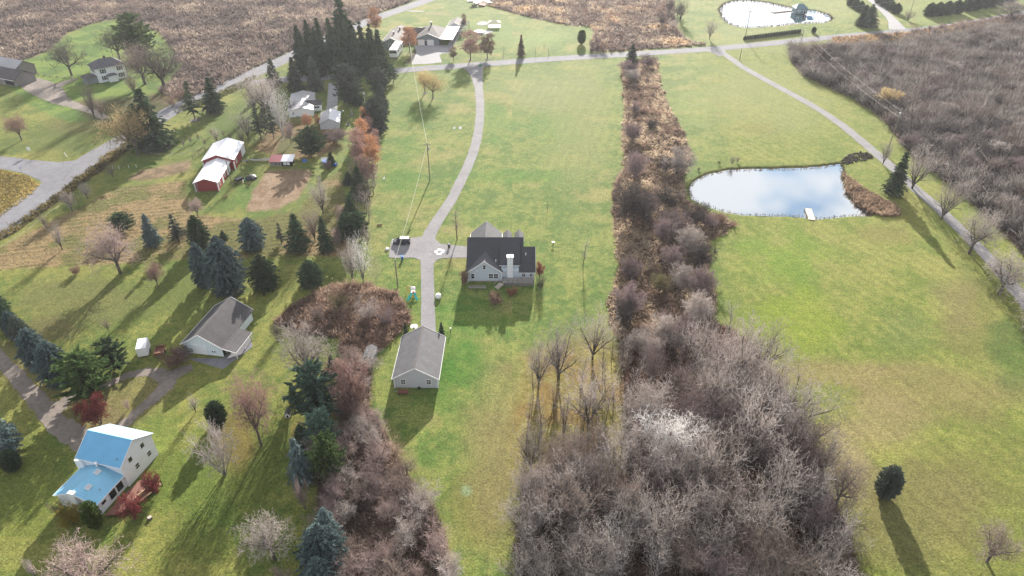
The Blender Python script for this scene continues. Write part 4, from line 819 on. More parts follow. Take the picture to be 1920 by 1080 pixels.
for s in (31,): conifer_proto('ball', s, R=.52, levels=18, whorl=18, clumps=8, size=.07, prof='round', droop=0, rise=.2, base=.01, rag=.15)
for s in (32, 33): bare_proto('bush', seed=s, stems=11, leader=True, a0=(20, 60), lens=(.8,.34,.20,.11), kids=(9,6,4), up=.10, r0=.009, wig=.16, wmin=.0058, cut=1)
TR = random.Random(77); BARK = dict(bush='bark', spread='bark', vase='bark', slim='bark', dome='bark_grey', leafy='bark', leafdome='bark', leafspread='bark', sapling='bark')
NAME = dict(bush='shrub', spread='bare_tree', vase='bare_tree', slim='bare_tree', dome='shrub', leafy='leafy_tree', leafdome='shrub', leafspread='leafy_tree', sapling='sapling', spruce='spruce_tree', fat='spruce_tree', pine='pine_tree', column='conifer', ragged='conifer', ball='conifer')
CATN = dict(shrub='shrub', sapling='sapling')
def setmat(o, m): o.material_slots[0].link = 'OBJECT'; o.material_slots[0].material = m
def plant(kind, X, Y, h, w, tint, label, group=None, name=None, cat=None, bark=None, rz=None, lean=None):
    ps = PROTO[kind]; p = ps[TR.randrange(len(ps))]; nm = name or NAME[kind]
    root = bpy.data.objects.new(nm, None); C.objects.link(root); root.location = (X, Y, -.12); root.empty_display_size = .3
    root.rotation_euler = (lean[0] if lean else 0, lean[1] if lean else 0, TR.uniform(0, 6.28) if rz is None else rz); k = w/p.width; root.scale = (k, k, h)
    tag(root, label, cat or CATN.get(nm, 'tree'), group)
    for part, me, m in (('trunk', p.trunk, M[bark or BARK.get(kind, 'bark')]), ('crown', p.crown, V[tint])):
        o = bpy.data.objects.new(part, me); C.objects.link(o); o.parent = root; setmat(o, m)
    return root
def T(kind, bx, by, ty, wpx, tint, label, group=None, k=1., **kw):
    X, Y = G(bx, by); h = height_of((bx, by), ty)*k; return plant(kind, X, Y, max(h, .4), wpx*mpp(bx, by), tint, label, group, **kw)

# ---- conifers one can tell apart
row = 'spruces in the row behind the lawn'
T('spruce',288,459,400,40,'blue','bluish spruce, first from the left in the row below the furrowed garden',row)
T('ragged',336,455,402,44,'grey_green','thin grey-green conifer, second in the row below the furrowed garden',row)
T('fat',377,462,403,40,'spruce','dark spruce with ragged tip, third in the row below the furrowed garden',row)
T('spruce',420,449,432,20,'spruce','very small dark spruce peeking up between the row spruces',row)
T('fat',476,466,408,50,'blue','round blue-grey spruce standing alone below the tilled patch',row)
T('ragged',528,456,418,24,'grey_green','thin grey conifer left of the sharp dark spruce',row)
T('spruce',561,467,400,54,'spruce','sharp dark green spruce, widest of the pair below the tilled patch',row)
T('spruce',612,471,405,38,'spruce','narrow dark green spruce beside the tree hedge',row)
T('fat',386,534,453,40,'blue','narrow blue spruce touching the largest blue spruce on its left','spruces on the lawn')
T('fat',431,546,444,74,'blue','largest broad blue-grey spruce on the lawn above the barn','spruces on the lawn')
T('fat',499,540,478,56,'spruce','dark round spruce right of the largest blue-grey spruce','spruces on the lawn')
T('fat',585,534,487,48,'spruce','dark round spruce on the lawn next to the reddish brush','spruces on the lawn')
bl_ = 'blue spruce hedge at the left edge'
for i, (x, y, t, w_, c) in enumerate([(4,594,550,40,'spruce'),(20,616,570,34,'spruce'),(33,632,582,34,'blue'),(47,640,590,34,'grey_green'),(57,645,610,22,'spruce'),(77,684,615,56,'blue'),(114,714,642,64,'blue')]):
    T('fat',x,y,t,w_,c,['dark spruce at the top left end of the left-edge spruce hedge','second dark spruce from the top of the left-edge spruce hedge','blue spruce, third from the top of the left-edge spruce hedge','grey-green spruce in the middle of the left-edge spruce hedge','smallest spruce squeezed in the left-edge spruce hedge','tall blue spruce, second from the lower end of the left-edge hedge','broad blue spruce at the lower end of the left-edge hedge'][i],bl_)
T('pine',174,744,660,98,'pine','bright green bushy pine beside the gravel junction')
T('pine',217,692,636,60,'spruce','dark flat-topped juniper left of the white trailer')
T('fat',10,850,782,66,'blue','blue spruce cut by the left edge beside the gravel lane')
T('ball',28,880,846,34,'spruce','small round dark conifer on the lawn by the left edge')
T('ball',410,795,754,38,'spruce','small round dark green pine on the lawn below the barn')
T('pine',600,780,682,92,'bluepine','biggest blue-green pine left of the garage')
T('spruce',625,702,664,28,'spruce','small dark spruce right behind the biggest blue-green pine')
T('spruce',552,754,716,22,'spruce','small dark conifer left of the biggest blue-green pine')
T('pine',607,840,770,64,'bluepine','dark pine directly below the biggest blue-green pine')
T('spruce',572,846,796,54,'spruce','dark spruce in shadow above the pale blue spruce')
T('pine',620,900,810,66,'pine','dark yellowish pine right of the pale blue spruce')
T('spruce',568,902,820,56,'blue','pale blue pointed spruce left of the brown thicket')
lb = 'blue spruces at the bottom edge'
T('spruce',618,1014,953,64,'blue','upper blue spruce of the trio at the bottom edge',lb); T('fat',610,1064,986,90,'blue','largest blue spruce of the trio at the bottom edge',lb); T('fat',604,1104,1046,62,'blue','lowest blue spruce of the trio cut by the bottom edge',lb)
T('spruce',762,634,603,15,'spruce','small conifer at the left rear corner of the garage'); T('spruce',829,636,603,18,'spruce','small conifer at the right rear corner of the garage')
T('spruce',1674,364,284,44,'spruce','lone dark spruce between the pond and the lane')
T('ball',1657,930,876,44,'grey_green','lone round grey-green spruce on the bottom right lawn with long shadow')
T('spruce',1184,120,81,28,'spruce','dark spruce at the top of the brushy strip by the road')
T('column',1090,83,57,17,'pine','lone rounded evergreen on the lawn beyond the road'); T('spruce',977,106,64,17,'rust','rusty brown narrow conifer by the road')
T('pine',262,108,22,66,'pine','tall dark green pine behind the white farmhouse')
T('spruce',292,276,165,84,'spruce','very large dark spruce by the left road'); T('fat',270,270,195,54,'spruce','dark spruce leaning against the very large one by the left road')
T('ragged',366,224,150,38,'spruce','dark open-branched spruce by the left road with bare lower trunk'); T('spruce',404,210,144,46,'spruce','full dark spruce standing in a mulch ring by the left road')
tc_ = 'tall dark spruces in the clump by the crossing'
for i, (x, y, t, w_) in enumerate([(650,112,-4,74),(567,128,46,37),(586,124,35,38),(606,124,32,40),(626,126,32,40),(650,128,34,42),(667,130,38,40),(683,128,40,38),(700,130,44,38),(714,132,54,42),(575,140,58,38),(600,142,50,42),(640,142,50,42),(672,142,54,42),(698,142,60,38)]):
    T('spruce',x,y,t,w_,'spruce','tallest spruce sticking out above the dark clump by the crossing' if i == 0 else 'tall dark spruce packed in the dense clump left of the motorhome',tc_)
gs = 'grey spruces below the tall clump'
for (x, y, t, w_, k_, c, lb_) in [(515,160,108,32,'spruce','spruce','small dark spruce left of the three under the tall clump'),(556,172,106,36,'spruce','grey_green','middle grey-green spruce under the tall clump'),(592,170,106,40,'spruce','grey_green','widest grey-green spruce under the tall clump'),
    (655,196,118,56,'pine','grey_green','large hazy grey pine beside the concrete driveway'),(670,197,170,26,'fat','spruce','small dark round spruce beside the yard lamp'),(717,165,103,46,'pine','spruce','dark pine below the motorhome'),(738,154,118,26,'ragged','spruce','ragged dark pine at the end of the road hedge'),
    (712,180,125,40,'pine','grey_green','grey-green pine in the upper part of the tree hedge'),(716,202,155,32,'spruce','grey_green','pointed grey-green spruce in the tree hedge beside the yard lamp'),(704,248,182,50,'fat','grey_green','broad grey-green conifer in the tree hedge right of the orange trees'),(712,225,176,36,'fat','grey_green','grey-green conifer hidden behind the hedge spruces'),
    (585,290,236,58,'pine','spruce','dark green round pine below the small garage'),(622,310,284,22,'spruce','spruce','small dark spruce with a blue tarp at its foot'),(490,262,190,32,'ragged','grey_green','tall thin pine left of the pale bungalow'),(514,260,195,28,'ragged','grey_green','second thin pine left of the pale bungalow'),(500,250,200,26,'ragged','grey_green','third thin pine left of the pale bungalow'),
    (676,374,310,44,'spruce','spruce','dark spruce in the tree hedge above the parked car'),(660,418,366,42,'spruce','spruce','dark spruce in the middle of the tree hedge'),(668,448,398,54,'pine','spruce','dark pine at the lower end of the tree hedge'),(648,446,400,40,'spruce','spruce','dark spruce on the left side of the hedge end'),(655,345,320,26,'spruce','grey_green','small grey spruce inside the tree hedge')]:
    T(k_,x,y,t,w_,c,lb_,'conifers of the tree hedge' if y > 300 else gs)
T('spruce',1627,50,8,40,'spruce','broad dark spruce by the mouth of the far driveway','spruces by the far driveway'); T('spruce',1614,48,18,26,'spruce','smaller dark spruce leaning on the broad one by the far driveway','spruces by the far driveway')
for i, (x, y) in enumerate([(1594,6),(1603,12),(1612,17),(1621,24)]): T('fat',x,y+4,y-16,16,'spruce','small dark evergreen lining the left side of the far driveway','evergreens left of the far driveway')
for i, (x, y) in enumerate([(1648,6),(1658,12),(1668,18),(1680,25)]): T('fat',x,y,y-20,19,'spruce','small dark evergreen lining the right side of the far driveway','evergreens right of the far driveway')
for i, (x, y) in enumerate([(1742,30),(1757,29),(1774,27),(1792,25),(1812,20),(1826,18),(1842,14),(1858,12),(1875,8),(1892,4)]): T('fat',x,y,y-26,25,'spruce','dark evergreen in the far hedge row at the top right','evergreen row at the top right')
for i in range(22):
    x = 1396+i*4.9; T('fat',x,75-i*.62,66-i*.62,6,'spruce','tiny evergreen in the clipped roadside hedge below the far pond','tiny hedge evergreens by the road')
T('ball',1525,62,50,9,'spruce','tiny dark juniper between the road and the far pond')
T('column',184,990,944,34,'arbor','rounded yellow-green arborvitae at the corner of the blue-roofed house')
T('pine',232,432,398,46,'spruce','low dark green bush behind the large pinkish bare tree', name='shrub', cat='shrub')

# ---- shrubs and colourful trees
T('leafdome',137,984,948,46,'yellowgreen','yellow-brown shrub in front of the lower blue roof'); T('dome',112,965,940,36,'dark','dark twiggy shrub at the left corner of the blue-roofed house')
T('leafdome',253,972,925,46,'crimson','round crimson shrub at the lower end of the deck'); T('leafdome',289,926,886,38,'crimson','crimson shrub at the upper end of the deck')
T('leafdome',190,794,736,62,'crimson','large crimson bush under the bright green pine')
T('leafy',768,97,48,33,'orange','orange tree in front of the brown-roofed ranch house'); T('leafy',705,64,11,28,'orange','orange columnar tree beside the tall spruces')
T('leafy',882,112,54,42,'rose','larger russet tree right of the concrete driveway','russet trees by the road'); T('leafy',914,110,60,34,'rust','darker russet tree, second right of the concrete driveway','russet trees by the road')
T('leafy',851,113,86,17,'rust','smallest russet tree at the corner of the concrete driveway','russet trees by the road'); T('leafy',870,55,24,12,'rust','tiny rust tree behind the ranch house')
T('sapling',944,107,82,10,'grey','bare thin sapling left of the rusty conifer'); T('sapling',1004,104,82,9,'grey','first thin sapling right of the rusty conifer'); T('sapling',1020,94,74,9,'grey','faint thin sapling standing farther back on the far lawn'); T('sapling',1029,103,86,12,'grey','second thin sapling right of the rusty conifer')
T('leafspread',260,292,188,96,'gold','big tree with golden crown top beside the left road'); T('leafspread',797,174,127,34,'gold','left one of the two yellow-tipped trees near the driveway mouth','yellow-tipped trees'); T('leafspread',812,184,130,52,'gold','right and larger of the two yellow-tipped trees near the driveway mouth','yellow-tipped trees')
ho = 'autumn trees of the tree hedge'
for (x, y, t, w_, c, l_) in [(688,252,196,22,'orange','slim orange tree at the top of the tree hedge'),(682,285,218,30,'orange','orange-tipped tree in the upper tree hedge'),(700,318,250,36,'orange','brightest orange tree on the outer side of the tree hedge'),(676,312,236,34,'rose','pinkish tree on the inner side of the tree hedge'),(690,348,290,42,'rose','rosy bare tree below the brightest orange tree'),(667,345,290,34,'pink','pale pinkish tree inside the tree hedge'),(694,378,330,34,'pink','pinkish grey tree above the lower hedge spruces'),(688,400,350,28,'grey','grey bare tree between the hedge spruces')]:
    T('leafy' if c in ('orange','rose') else 'slim',x,y,t,w_,c,l_,ho)
T('leafdome',628,266,240,46,'purple','purple-leaved shrub along the end wall of the small garage'); T('leafspread',546,270,226,28,'purple','small weeping purple tree below the pale bungalow'); T('leafy',578,238,213,24,'orange','small orange tree in front of the pale bungalow'); T('leafy',597,236,212,12,'orange','slim orange tree between the bungalow and its garage')
T('leafspread',41,263,214,48,'rose','small pink-topped apple tree on the left lawn'); T('leafspread',297,538,490,40,'rose','small reddish tree with long shadow on the lawn'); T('leafdome',143,514,500,20,'rust','tiny red-brown shrub near the left edge of the furrowed garden')
T('leafspread',490,836,686,104,'rose','big rosy pink tree on the lawn below the barn'); T('leafdome',665,768,672,80,'rose','tall rosy shrub mass left of the garage'); T('leafdome',928,572,546,32,'rust','low rust shrub in the house shadow'); T('leafdome',962,552,538,26,'orange','orange-brown shrub under the deck')
T('leafdome',872,534,506,20,'rust','rust shrub at the left corner of the main house'); T('leafdome',1012,520,488,18,'crimson','reddish shrub along the right side of the main house'); T('dome',1014,545,515,20,'dark','dark shrub at the right corner of the main house')
T('vase',992,512,482,20,'grey','small bare tree in front of the main house right wing')
T('leafspread',372,408,370,32,'pink','small pinkish tree at the edge of the garden by the red barn'); T('leafdome',330,715-33,655,50,'rust','brown shrub row left end wall of the barn')
T('leafdome',345,672,650,36,'purple','purple-brown shrub against the barn wall'); T('dome',240,768,748,14,'pink','tiny twiggy shrub inside the gravel loop')
T('leafdome',1665,200,162,46,'gold','golden-leaved tree standing in the right thicket', name='leafy_tree', cat='tree')
for (x, y, l_) in [(325,452,'')]: pass
# ---- bare trees one can tell apart
T('spread',135,142,66,76,'dark','dark bare oak left of the white farmhouse'); T('spread',225,112,42,70,'dark','bare tree leaning over the lawn behind the farmhouse'); T('spread',310,170,68,112,'dark','huge grey bare tree right of the farmhouse'); T('spread',272,158,74,90,'brown','grey bare tree behind the huge one right of the farmhouse')
T('vase',254,178,128,40,'brown','small bare tree just right of the farmhouse'); T('vase',178,222,146,44,'dark','bare tree beside the farm drive'); T('vase',192,220,180,26,'brown','thin bare tree at the mouth of the farm drive')
T('vase',466,260,200,50,'grey','bare orchard tree above the red barn'); T('vase',407,266,234,22,'grey','small bare orchard tree left of the red barn roof','small orchard trees'); T('vase',455,270,238,24,'brown','small bare orchard tree right above the red barn','small orchard trees')
for i, (x, y) in enumerate([(345,275),(358,268),(372,262),(385,272),(398,254),(420,256),(432,262)]): T('vase',x,y,y-16,11,'brown','tiny bare orchard tree in the rows left of the red barn','tiny orchard trees')
T('spread',500,228,118,80,'grey','large grey bare tree beside the left road bend'); T('vase',530,255,150,60,'white','whitish birch-like tree left of the pale bungalow',bark='bark_white'); T('vase',510,215,135,50,'grey','grey bare tree behind the whitish one'); T('vase',478,210,140,44,'brown','brownish bare tree between the road and the bungalow')
T('vase',606,400,322,46,'grey','slender bare tree at the corner of the tilled patch'); T('vase',591,452,378,42,'pink','pinkish bare tree between the two dark spruces'); T('dome',632,462,425,24,'pink','low pinkish shrub at the foot of the tree hedge')
T('vase',662,528,436,42,'grey','pale grey bare tree left one of the pair at the hedge end'); T('vase',682,532,432,44,'white','whitish bare tree right one of the pair at the hedge end',bark='bark_grey'); T('slim',857,448,378,30,'grey','slim bare tree beside the driveway above the main house')
T('spread',226,512,408,100,'pink','big pinkish bare tree in front of the furrowed garden'); T('vase',117,468,412,38,'grey','small bare tree left of the big pinkish one'); T('spread',136,396,352,34,'grey','small bare tree near the ditch, in the middle of the garden edge'); T('spread',165,373,338,28,'grey','small bare tree near the ditch, below the road corner'); T('vase',212,332,302,24,'brown','small bare tree near the ditch by the fence posts'); T('vase',88,428,398,22,'brown','small bare shrub-like tree near the ditch, nearest the left edge')
T('vase',367,772,736,26,'grey','tiny thin bare tree on the lawn below the barn'); T('vase',203,619,594,20,'pink','tiny bare tree on the lawn above the white trailer')
T('dome',422,890,792,88,'grey','tall grey many-stemmed bare shrub right of the blue-roofed house', name='bare_tree', cat='tree'); T('spread',185,1120,1014,160,'pink','broad pinkish tree cut by the bottom edge below the blue-roofed house'); T('dome',66,1080,1046,24,'grey','small grey shrub at the bottom left'); T('spread',515,1050,958,100,'grey','round whitish-grey tree near the bottom edge left of the blue spruces')
T('dome',573,955,895,32,'pink','pinkish twiggy shrub under the pale blue spruce'); T('dome',530,1100,1068,50,'pink','pinkish shrub cut by the bottom edge'); T('spread',576,712,598,120,'grey','large grey bare tree left of the reddish brush'); T('dome',520,635,608,30,'dark','dark twiggy shrub at the left tip of the reddish brush')
gr = 'bare trees of the centre grove'
for (k_, x, y, t, w_, l_) in [('vase',1010,722,625,76,'bare tree at the left front of the centre grove'),('vase',1047,708,598,112,'many-limbed bare tree, tallest at the front of the centre grove'),('vase',1111,673,566,90,'bare forked tree at the right back of the centre grove'),('slim',1146,686,618,18,'pencil-thin bare tree right of the forked one'),('slim',1170,716,640,26,'thin bare tree at the edge of the brushy strip'),('vase',1102,802,684,110,'bare tree with broken side limb in the middle of the centre grove'),('slim',1136,790,700,24,'thin leaning bare tree right of the middle grove tree'),('slim',1178,770,668,44,'slim bare tree against the dark wood edge')]:
    T(k_,x,y,t,w_,'grey',l_,gr)
lr = 'bare trees along the lane'
for (x, y, t, w_, l_) in [(1655,309,256,30,'small bare tree at the far end of the lane row'),(1710,353,264,82,'bare lane tree right of the lone spruce'),(1765,411,322,84,'third bare lane tree counting from the pond'),(1817,476,382,96,'fourth bare lane tree with low side branches'),(1873,552,462,104,'nearest full bare tree of the lane row'),(1935,640,540,110,'bare lane tree cut by the right edge')]:
    T('spread' if w_ > 90 else 'vase',x,y,t,w_,'grey',l_,lr)
T('vase',1330,74,28,28,'grey','bare tree on the lawn between the road and the far pond'); T('vase',1372,310,288,14,'brown','tiny crooked tree on the far bank of the pond'); T('dome',1382,304,292,10,'brown','tiny bush beside the crooked tree'); T('dome',1348,308,300,8,'dark','tiny dark bush left of the crooked tree'); T('dome',1310,320,312,9,'dark','tiny round bush at the left end of the pond')
T('sapling',1026,396,372,12,'grey','thin sapling alone in the large centre lawn'); T('slim',1093,500,442,20,'grey','slender bare tree alone right of the main house'); T('slim',1256,462,400,34,'brown','bare tree rising inside the brushy strip'); T('vase',1702,39,15,28,'brown','round twiggy bush beside the far power pole')
T('spread',1893,36,-6,60,'grey','pale bare tree by the road at the top right corner'); T('vase',1525,104,66,46,'brown','bare tree at the top corner of the right thicket'); T('vase',1500,108,74,22,'brown','thin bare tree at the top corner of the right thicket'); T('vase',1275,40,-10,34,'dark','dark bare tree at the right end of the dry field')
T('spread',1850,1054,982,96,'brown','small brownish bare tree at the bottom right corner'); T('spread',1240,880,762,130,'white','striking white-barked tree in front of the dark wood',bark='bark_white'); T('vase',1536,1016,930,90,'dark','dark leaning bare tree at the right edge of the wood',lean=(0,.35),rz=0)
# ---- the wood along the bottom, trees of one kind
WR = random.Random(5); wood = gpoly(PL['wood']); xs = [p[0] for p in wood]; yy = [p[1] for p in wood]; pts = []
WR2 = np.array(wood)
tries = 0
while len(pts) < 88 and tries < 9000:
    tries += 1; X = WR.uniform(min(xs), max(xs)); Y = WR.uniform(max(44, min(yy)), max(yy))
    if not inpoly(np.array([X]), np.array([Y]), wood)[0]: continue
    px, py = P(X, Y)
    if px > 1330+(py-560)*.62: continue
    if py > 1120 and WR.random() < .5: continue
    if px < 1180 and py < 900: continue
    if min([hypot(X-a, Y-b) for a, b in pts] or [9]) < 3.2: continue
    pts.append((X, Y)); edge = px < 1200 and py > 860
    kind = WR.choice(['spread','vase','vase','spread','slim']); hh = WR.uniform(9.5, 14) if py > 700 or px > 1330 else WR.uniform(5, 9)
    tint = WR.choice(['grey','grey','grey','brown','grey','purple'] if not edge else ['grey','grey','white','grey','brown'])
    zone = ('west side' if px < 1260 else 'middle' if px < 1400 else 'east side')+(', upper part' if py < 820 else ', lower part'); hue = dict(grey='grey', brown='brownish', purple='purplish', white='whitish')[tint]
    plant(kind, X, Y, hh, hh*WR.uniform(.6, .85)*(.6 if kind == 'slim' else 1), tint, f'{"slim" if kind == "slim" else "upswept" if kind == "vase" else "spreading"} leafless {hue} tree packed into the bottom wood, {zone}', 'leafless trees of the bottom wood', bark='bark_grey')
def scatter(poly, n, mind, seed, cond=None):
    R_ = random.Random(seed); gp = gpoly(poly); xs = [p[0] for p in gp]; ys_ = [p[1] for p in gp]; out = []; t = 0
    while len(out) < n and t < n*60:
        t += 1; X = R_.uniform(min(xs), max(xs)); Y = R_.uniform(min(ys_), max(ys_))
        if not inpoly(np.array([X]), np.array([Y]), gp)[0]: continue
        if cond and not cond(*P(X, Y)): continue
        if min([hypot(X-a, Y-b) for a, b in out] or [99]) < mind: continue
        out.append((X, Y))
    return out, R_
pts, R_ = scatter(PL['thicket_b'], 46, 2.4, 8)
for X, Y in pts:
    tt = R_.choice(['pink','grey','brown','pink','grey']); py = P(X, Y)[1]; zn = 'beside the garage lawn' if py < 830 else 'in its middle' if py < 960 else 'near the bottom edge'
    plant(R_.choice(['dome','spread','dome']), X, Y, R_.uniform(3.5, 6.5), R_.uniform(4, 7), tt, f'{dict(pink="pinkish", grey="grey", brown="brown", purple="purplish")[tt]} twiggy tree tangled in the brown bottom thicket, {zn}', 'twiggy trees of the bottom thicket', name='bare_tree', cat='tree')
pts, R_ = scatter([(985,870),(1185,850),(1190,1120),(965,1120)], 24, 2.9, 9)
for X, Y in pts: h_ = R_.uniform(9, 13); plant(R_.choice(['vase','spread','vase']), X, Y, h_, h_*.62, R_.choice(['grey','brown','grey','grey']), f'{"tall" if h_ > 11 else "shorter"} pale leafless tree in the lower grove {"nearest the bottom edge" if P(X, Y)[1] > 1000 else "just below the leaf litter"}', 'pale trees of the lower grove')
pts, R_ = scatter([(990,720),(1165,710),(1180,890),(975,895)], 22, 3.0, 10)
for X, Y in pts: h_ = R_.uniform(9, 12.5); plant('slim', X, Y, h_, h_*.28, 'grey', 'slim leafless tree standing in the golden leaf litter', 'slim trees in the leaf litter')
# big crowned trees on the east side of the wood
for (x, y, t, w_) in [(1380,745,590,150),(1330,800,640,130),(1430,800,650,120),(1400,880,700,150),(1470,880,740,100),(1320,930,780,130),(1450,980,830,140),(1510,960,860,80),(1395,1040,880,150),(1230,1030,900,120),(1300,700,590,90)]:
    T('vase',x,y,t,w_,'grey','large broad-crowned grey tree in the eastern part of the bottom wood','broad-crowned trees of the bottom wood')
# shrubs of the brushy strip
st = 'round shrubs of the brushy strip'
for (x, y, t, w_, c) in [(1185,262,226,44,'purple'),(1190,335,280,48,'purple'),(1188,418,338,84,'dark'),(1215,400,360,50,'purple'),(1270,326,276,62,'grey'),(1245,320,290,40,'brown'),(1180,135,112,40,'purple'),(1215,125,100,36,'purple'),(1188,150,128,34,'grey'),(1190,210,190,24,'purple'),(1250,390,350,56,'brown'),(1265,440,395,60,'purple'),(1300,420,380,60,'brown'),(1290,470,420,60,'grey'),(1260,500,455,50,'purple'),(1310,500,450,56,'brown'),(1275,545,490,60,'grey'),(1310,560,500,60,'purple'),(1180,520,478,50,'purple'),(1180,590,530,64,'purple'),(1170,610,560,50,'brown'),(1300,610,545,60,'grey'),(1240,640,585,60,'grey'),(1280,660,600,60,'purple'),(1200,660,620,50,'grey'),(1220,240,222,26,'brown'),(1330,425,402,40,'purple'),(1350,415,398,34,'rust'),(1240,450,405,50,'purple'),(1235,545,510,40,'olive')]:
    zn = 'near the road' if y < 220 else 'level with the pond' if y < 440 else 'beside the house' if y < 560 else 'above the wood'; c = 'dark' if c == 'brown' else c
    T('bush',x,y,t,w_,c,f'{dict(purple="purplish", dark="dark", grey="grey", brown="brown", olive="olive", rust="rusty")[c]} {"large " if w_ > 52 else ""}leafless shrub on the {"left" if x < 1215 else "right"} of the brushy strip, {zn}',st)
# shrubs between the road and the dry field, hedgerow corner
for (x, y, t, w_, c) in [(1255,24,-8,30,'dark'),(1240,50,20,24,'dark'),(1262,58,34,22,'grey'),(1270,30,4,24,'dark'),(1120,88,58,26,'purple'),(1110,92,70,18,'purple'),(1130,96,76,22,'rust')]:
    T('dome',x,y,t,w_,c,'leafless bush at the edge of the dry field beyond the road','bushes at the edge of the far dry field')
T('dome',330,125,96,50,'purple','purplish bush right of the huge grey tree'); T('dome',345,188,160,40,'rust','reddish bush cluster by the left road','reddish bushes by the left road'); T('dome',325,200,178,30,'rust','smaller reddish bush by the left road','reddish bushes by the left road')
T('dome',548,212,186,22,'dark','dark bush behind the pale bungalow'); T('leafdome',615,318,300,18,'brown','small brown bush right of the hen house', name='shrub')

pts, R_ = scatter([(1500,100),(1700,90),(1920,62),(1925,470),(1850,400),(1700,270),(1640,200),(1540,150)], 70, 7., 12)
for X, Y in pts:
    tt = R_.choice(['purple','grey','brown','dark']); px, py = P(X, Y); zn = 'near the road' if py < 170 else 'level with the golden tree' if py < 270 else 'beside the lane trees'; w_ = R_.uniform(4.5, 9)
    plant('bush', X, Y, R_.uniform(3.5, 5.6), w_, tt, f'{"broad " if w_ > 7 else ""}{dict(purple="purplish", grey="grey", brown="brown", dark="dark")[tt]} leafless bush standing in the right thicket, {zn}', 'bushes standing in the right thicket')

T('vase',1462,812,680,170,'grey','wide fan-shaped bare tree on the right edge of the bottom wood'); T('spread',1500,905,800,120,'brown','brownish spreading tree at the right edge of the bottom wood'); T('vase',1425,700,590,110,'grey','tall upswept bare tree at the upper right corner of the bottom wood')

for i, (x, y, t, w_, c, k_) in enumerate([(702,232,186,26,'pink','slim'),(694,268,216,26,'rose','leafy'),(706,292,240,24,'rose','leafy'),(684,300,250,26,'grey','slim'),(704,348,292,26,'pink','slim'),(668,325,278,26,'rose','slim'),(700,365,318,26,'grey','slim'),(684,392,340,28,'pink','slim'),(672,410,362,26,'grey','slim'),(692,418,372,24,'pink','slim'),(684,440,392,26,'grey','vase'),(690,462,420,22,'grey','vase'),(648,388,346,24,'olive','slim'),(640,420,380,24,'pink','dome')]):
    zn = ['beside the orange trees','beside the orange trees','beside the orange trees','below the orange trees','below the orange trees','below the orange trees','in the middle stretch','in the middle stretch','in the middle stretch','near the lower end','near the lower end','near the lower end','on the garden side','on the garden side'][i]
    T(k_,x,y,t,w_,c,f'{dict(pink="pinkish", rose="rosy", grey="grey", olive="olive")[c]} filler tree in the dense hedge belt, {zn}','filler trees of the tree hedge')

for (x, y, t, w_, c, l_) in [(690,600,560,56,'grey','greyish leafless bush in the upper middle of the oval brush patch'),(725,610,572,46,'purple','purplish leafless bush at the right end of the oval brush patch'),(640,575,545,44,'olive','olive-brown leafless bush at the top of the oval brush patch'),(600,600,575,40,'brown','brown leafless bush on the left side of the oval brush patch')]: T('dome',x,y,t,w_,c,l_)

# ------------------------------------------------------------------ ground cover nobody could count: dry stalks, brush, reeds
def area(gp): return abs(sum(gp[i][0]*gp[(i+1) % len(gp)][1]-gp[(i+1) % len(gp)][0]*gp[i][1] for i in range(len(gp))))/2
def sample(poly, dens, seed, nmax=200000, minpy=-40, edge=0.0):
    gp = gpoly([(x, max(y, minpy)) for x, y in poly]); xs = [p[0] for p in gp]; ys_ = [p[1] for p in gp]; rs = np.random.RandomState(seed)
    n = int(min(nmax, dens*(max(xs)-min(xs))*(max(ys_)-min(ys_)))); X = rs.uniform(min(xs), max(xs), n); Y = rs.uniform(min(ys_), max(ys_), n)
    j = edge*(vnoise(X/2.5, Y/2.5, 3)-.5); j2 = edge*(vnoise(X/2.5+50, Y/2.5, 4)-.5)
    k = inpoly(X+j, Y+j2, gp); px = 960+FOC*X/(Y*CT+CAM_H*ST); k &= (np.abs(px-960) < 1050); return X[k], Y[k], rs
def tufts(X, Y, rs, pal, h=(.5, 1.2), w=.16, blades=4, spread=.35, patch=9.):
    """clumps of upright dry blades; colour drawn per clump from the palette with drifting patches"""
    N = len(X); pal = np.array([A(*c) for c in pal]); nn = fbm(X, Y, patch, 21)
    r = np.clip((nn-.3)/.4*.75 + rs.rand(N)*.45-.1, 0, .999)*(len(pal)-1); i = r.astype(int); f = (r-i)[:, None]
    c = pal[i]*(1-f)+pal[np.minimum(i+1, len(pal)-1)]*f; c = c*rs.uniform(.7, 1.3, (N, 1))*1.9; H = rs.uniform(h[0], h[1], N)*(.75+.5*nn); vs = []
    for b in range(blades):
        a = rs.uniform(0, 6.28, N); o = rs.uniform(0, spread, N); cx = X+np.cos(a)*o; cy = Y+np.sin(a)*o; t = rs.uniform(0, pi, N); ww = w*rs.uniform(.6, 1.4, N); hh = H*rs.uniform(.6, 1.1, N); lx = rs.normal(size=N)*.55*hh; ly = (rs.normal(size=N)*.5-.25)*hh
        z0 = np.full(N, -.25)
        vs.append(np.stack([np.stack([cx-np.cos(t)*ww, cy-np.sin(t)*ww, z0], 1), np.stack([cx+np.cos(t)*ww, cy+np.sin(t)*ww, z0], 1), np.stack([cx+lx+np.cos(t)*ww*.5, cy+ly+np.sin(t)*ww*.5, hh], 1), np.stack([cx+lx-np.cos(t)*ww*.5, cy+ly-np.sin(t)*ww*.5, hh*.92], 1)], 1))
    V_ = np.concatenate(vs).reshape(-1, 3); cl = np.repeat(np.tile(c, (blades, 1)), 4, 0); return V_, np.arange(len(V_)).reshape(-1, 4), cl
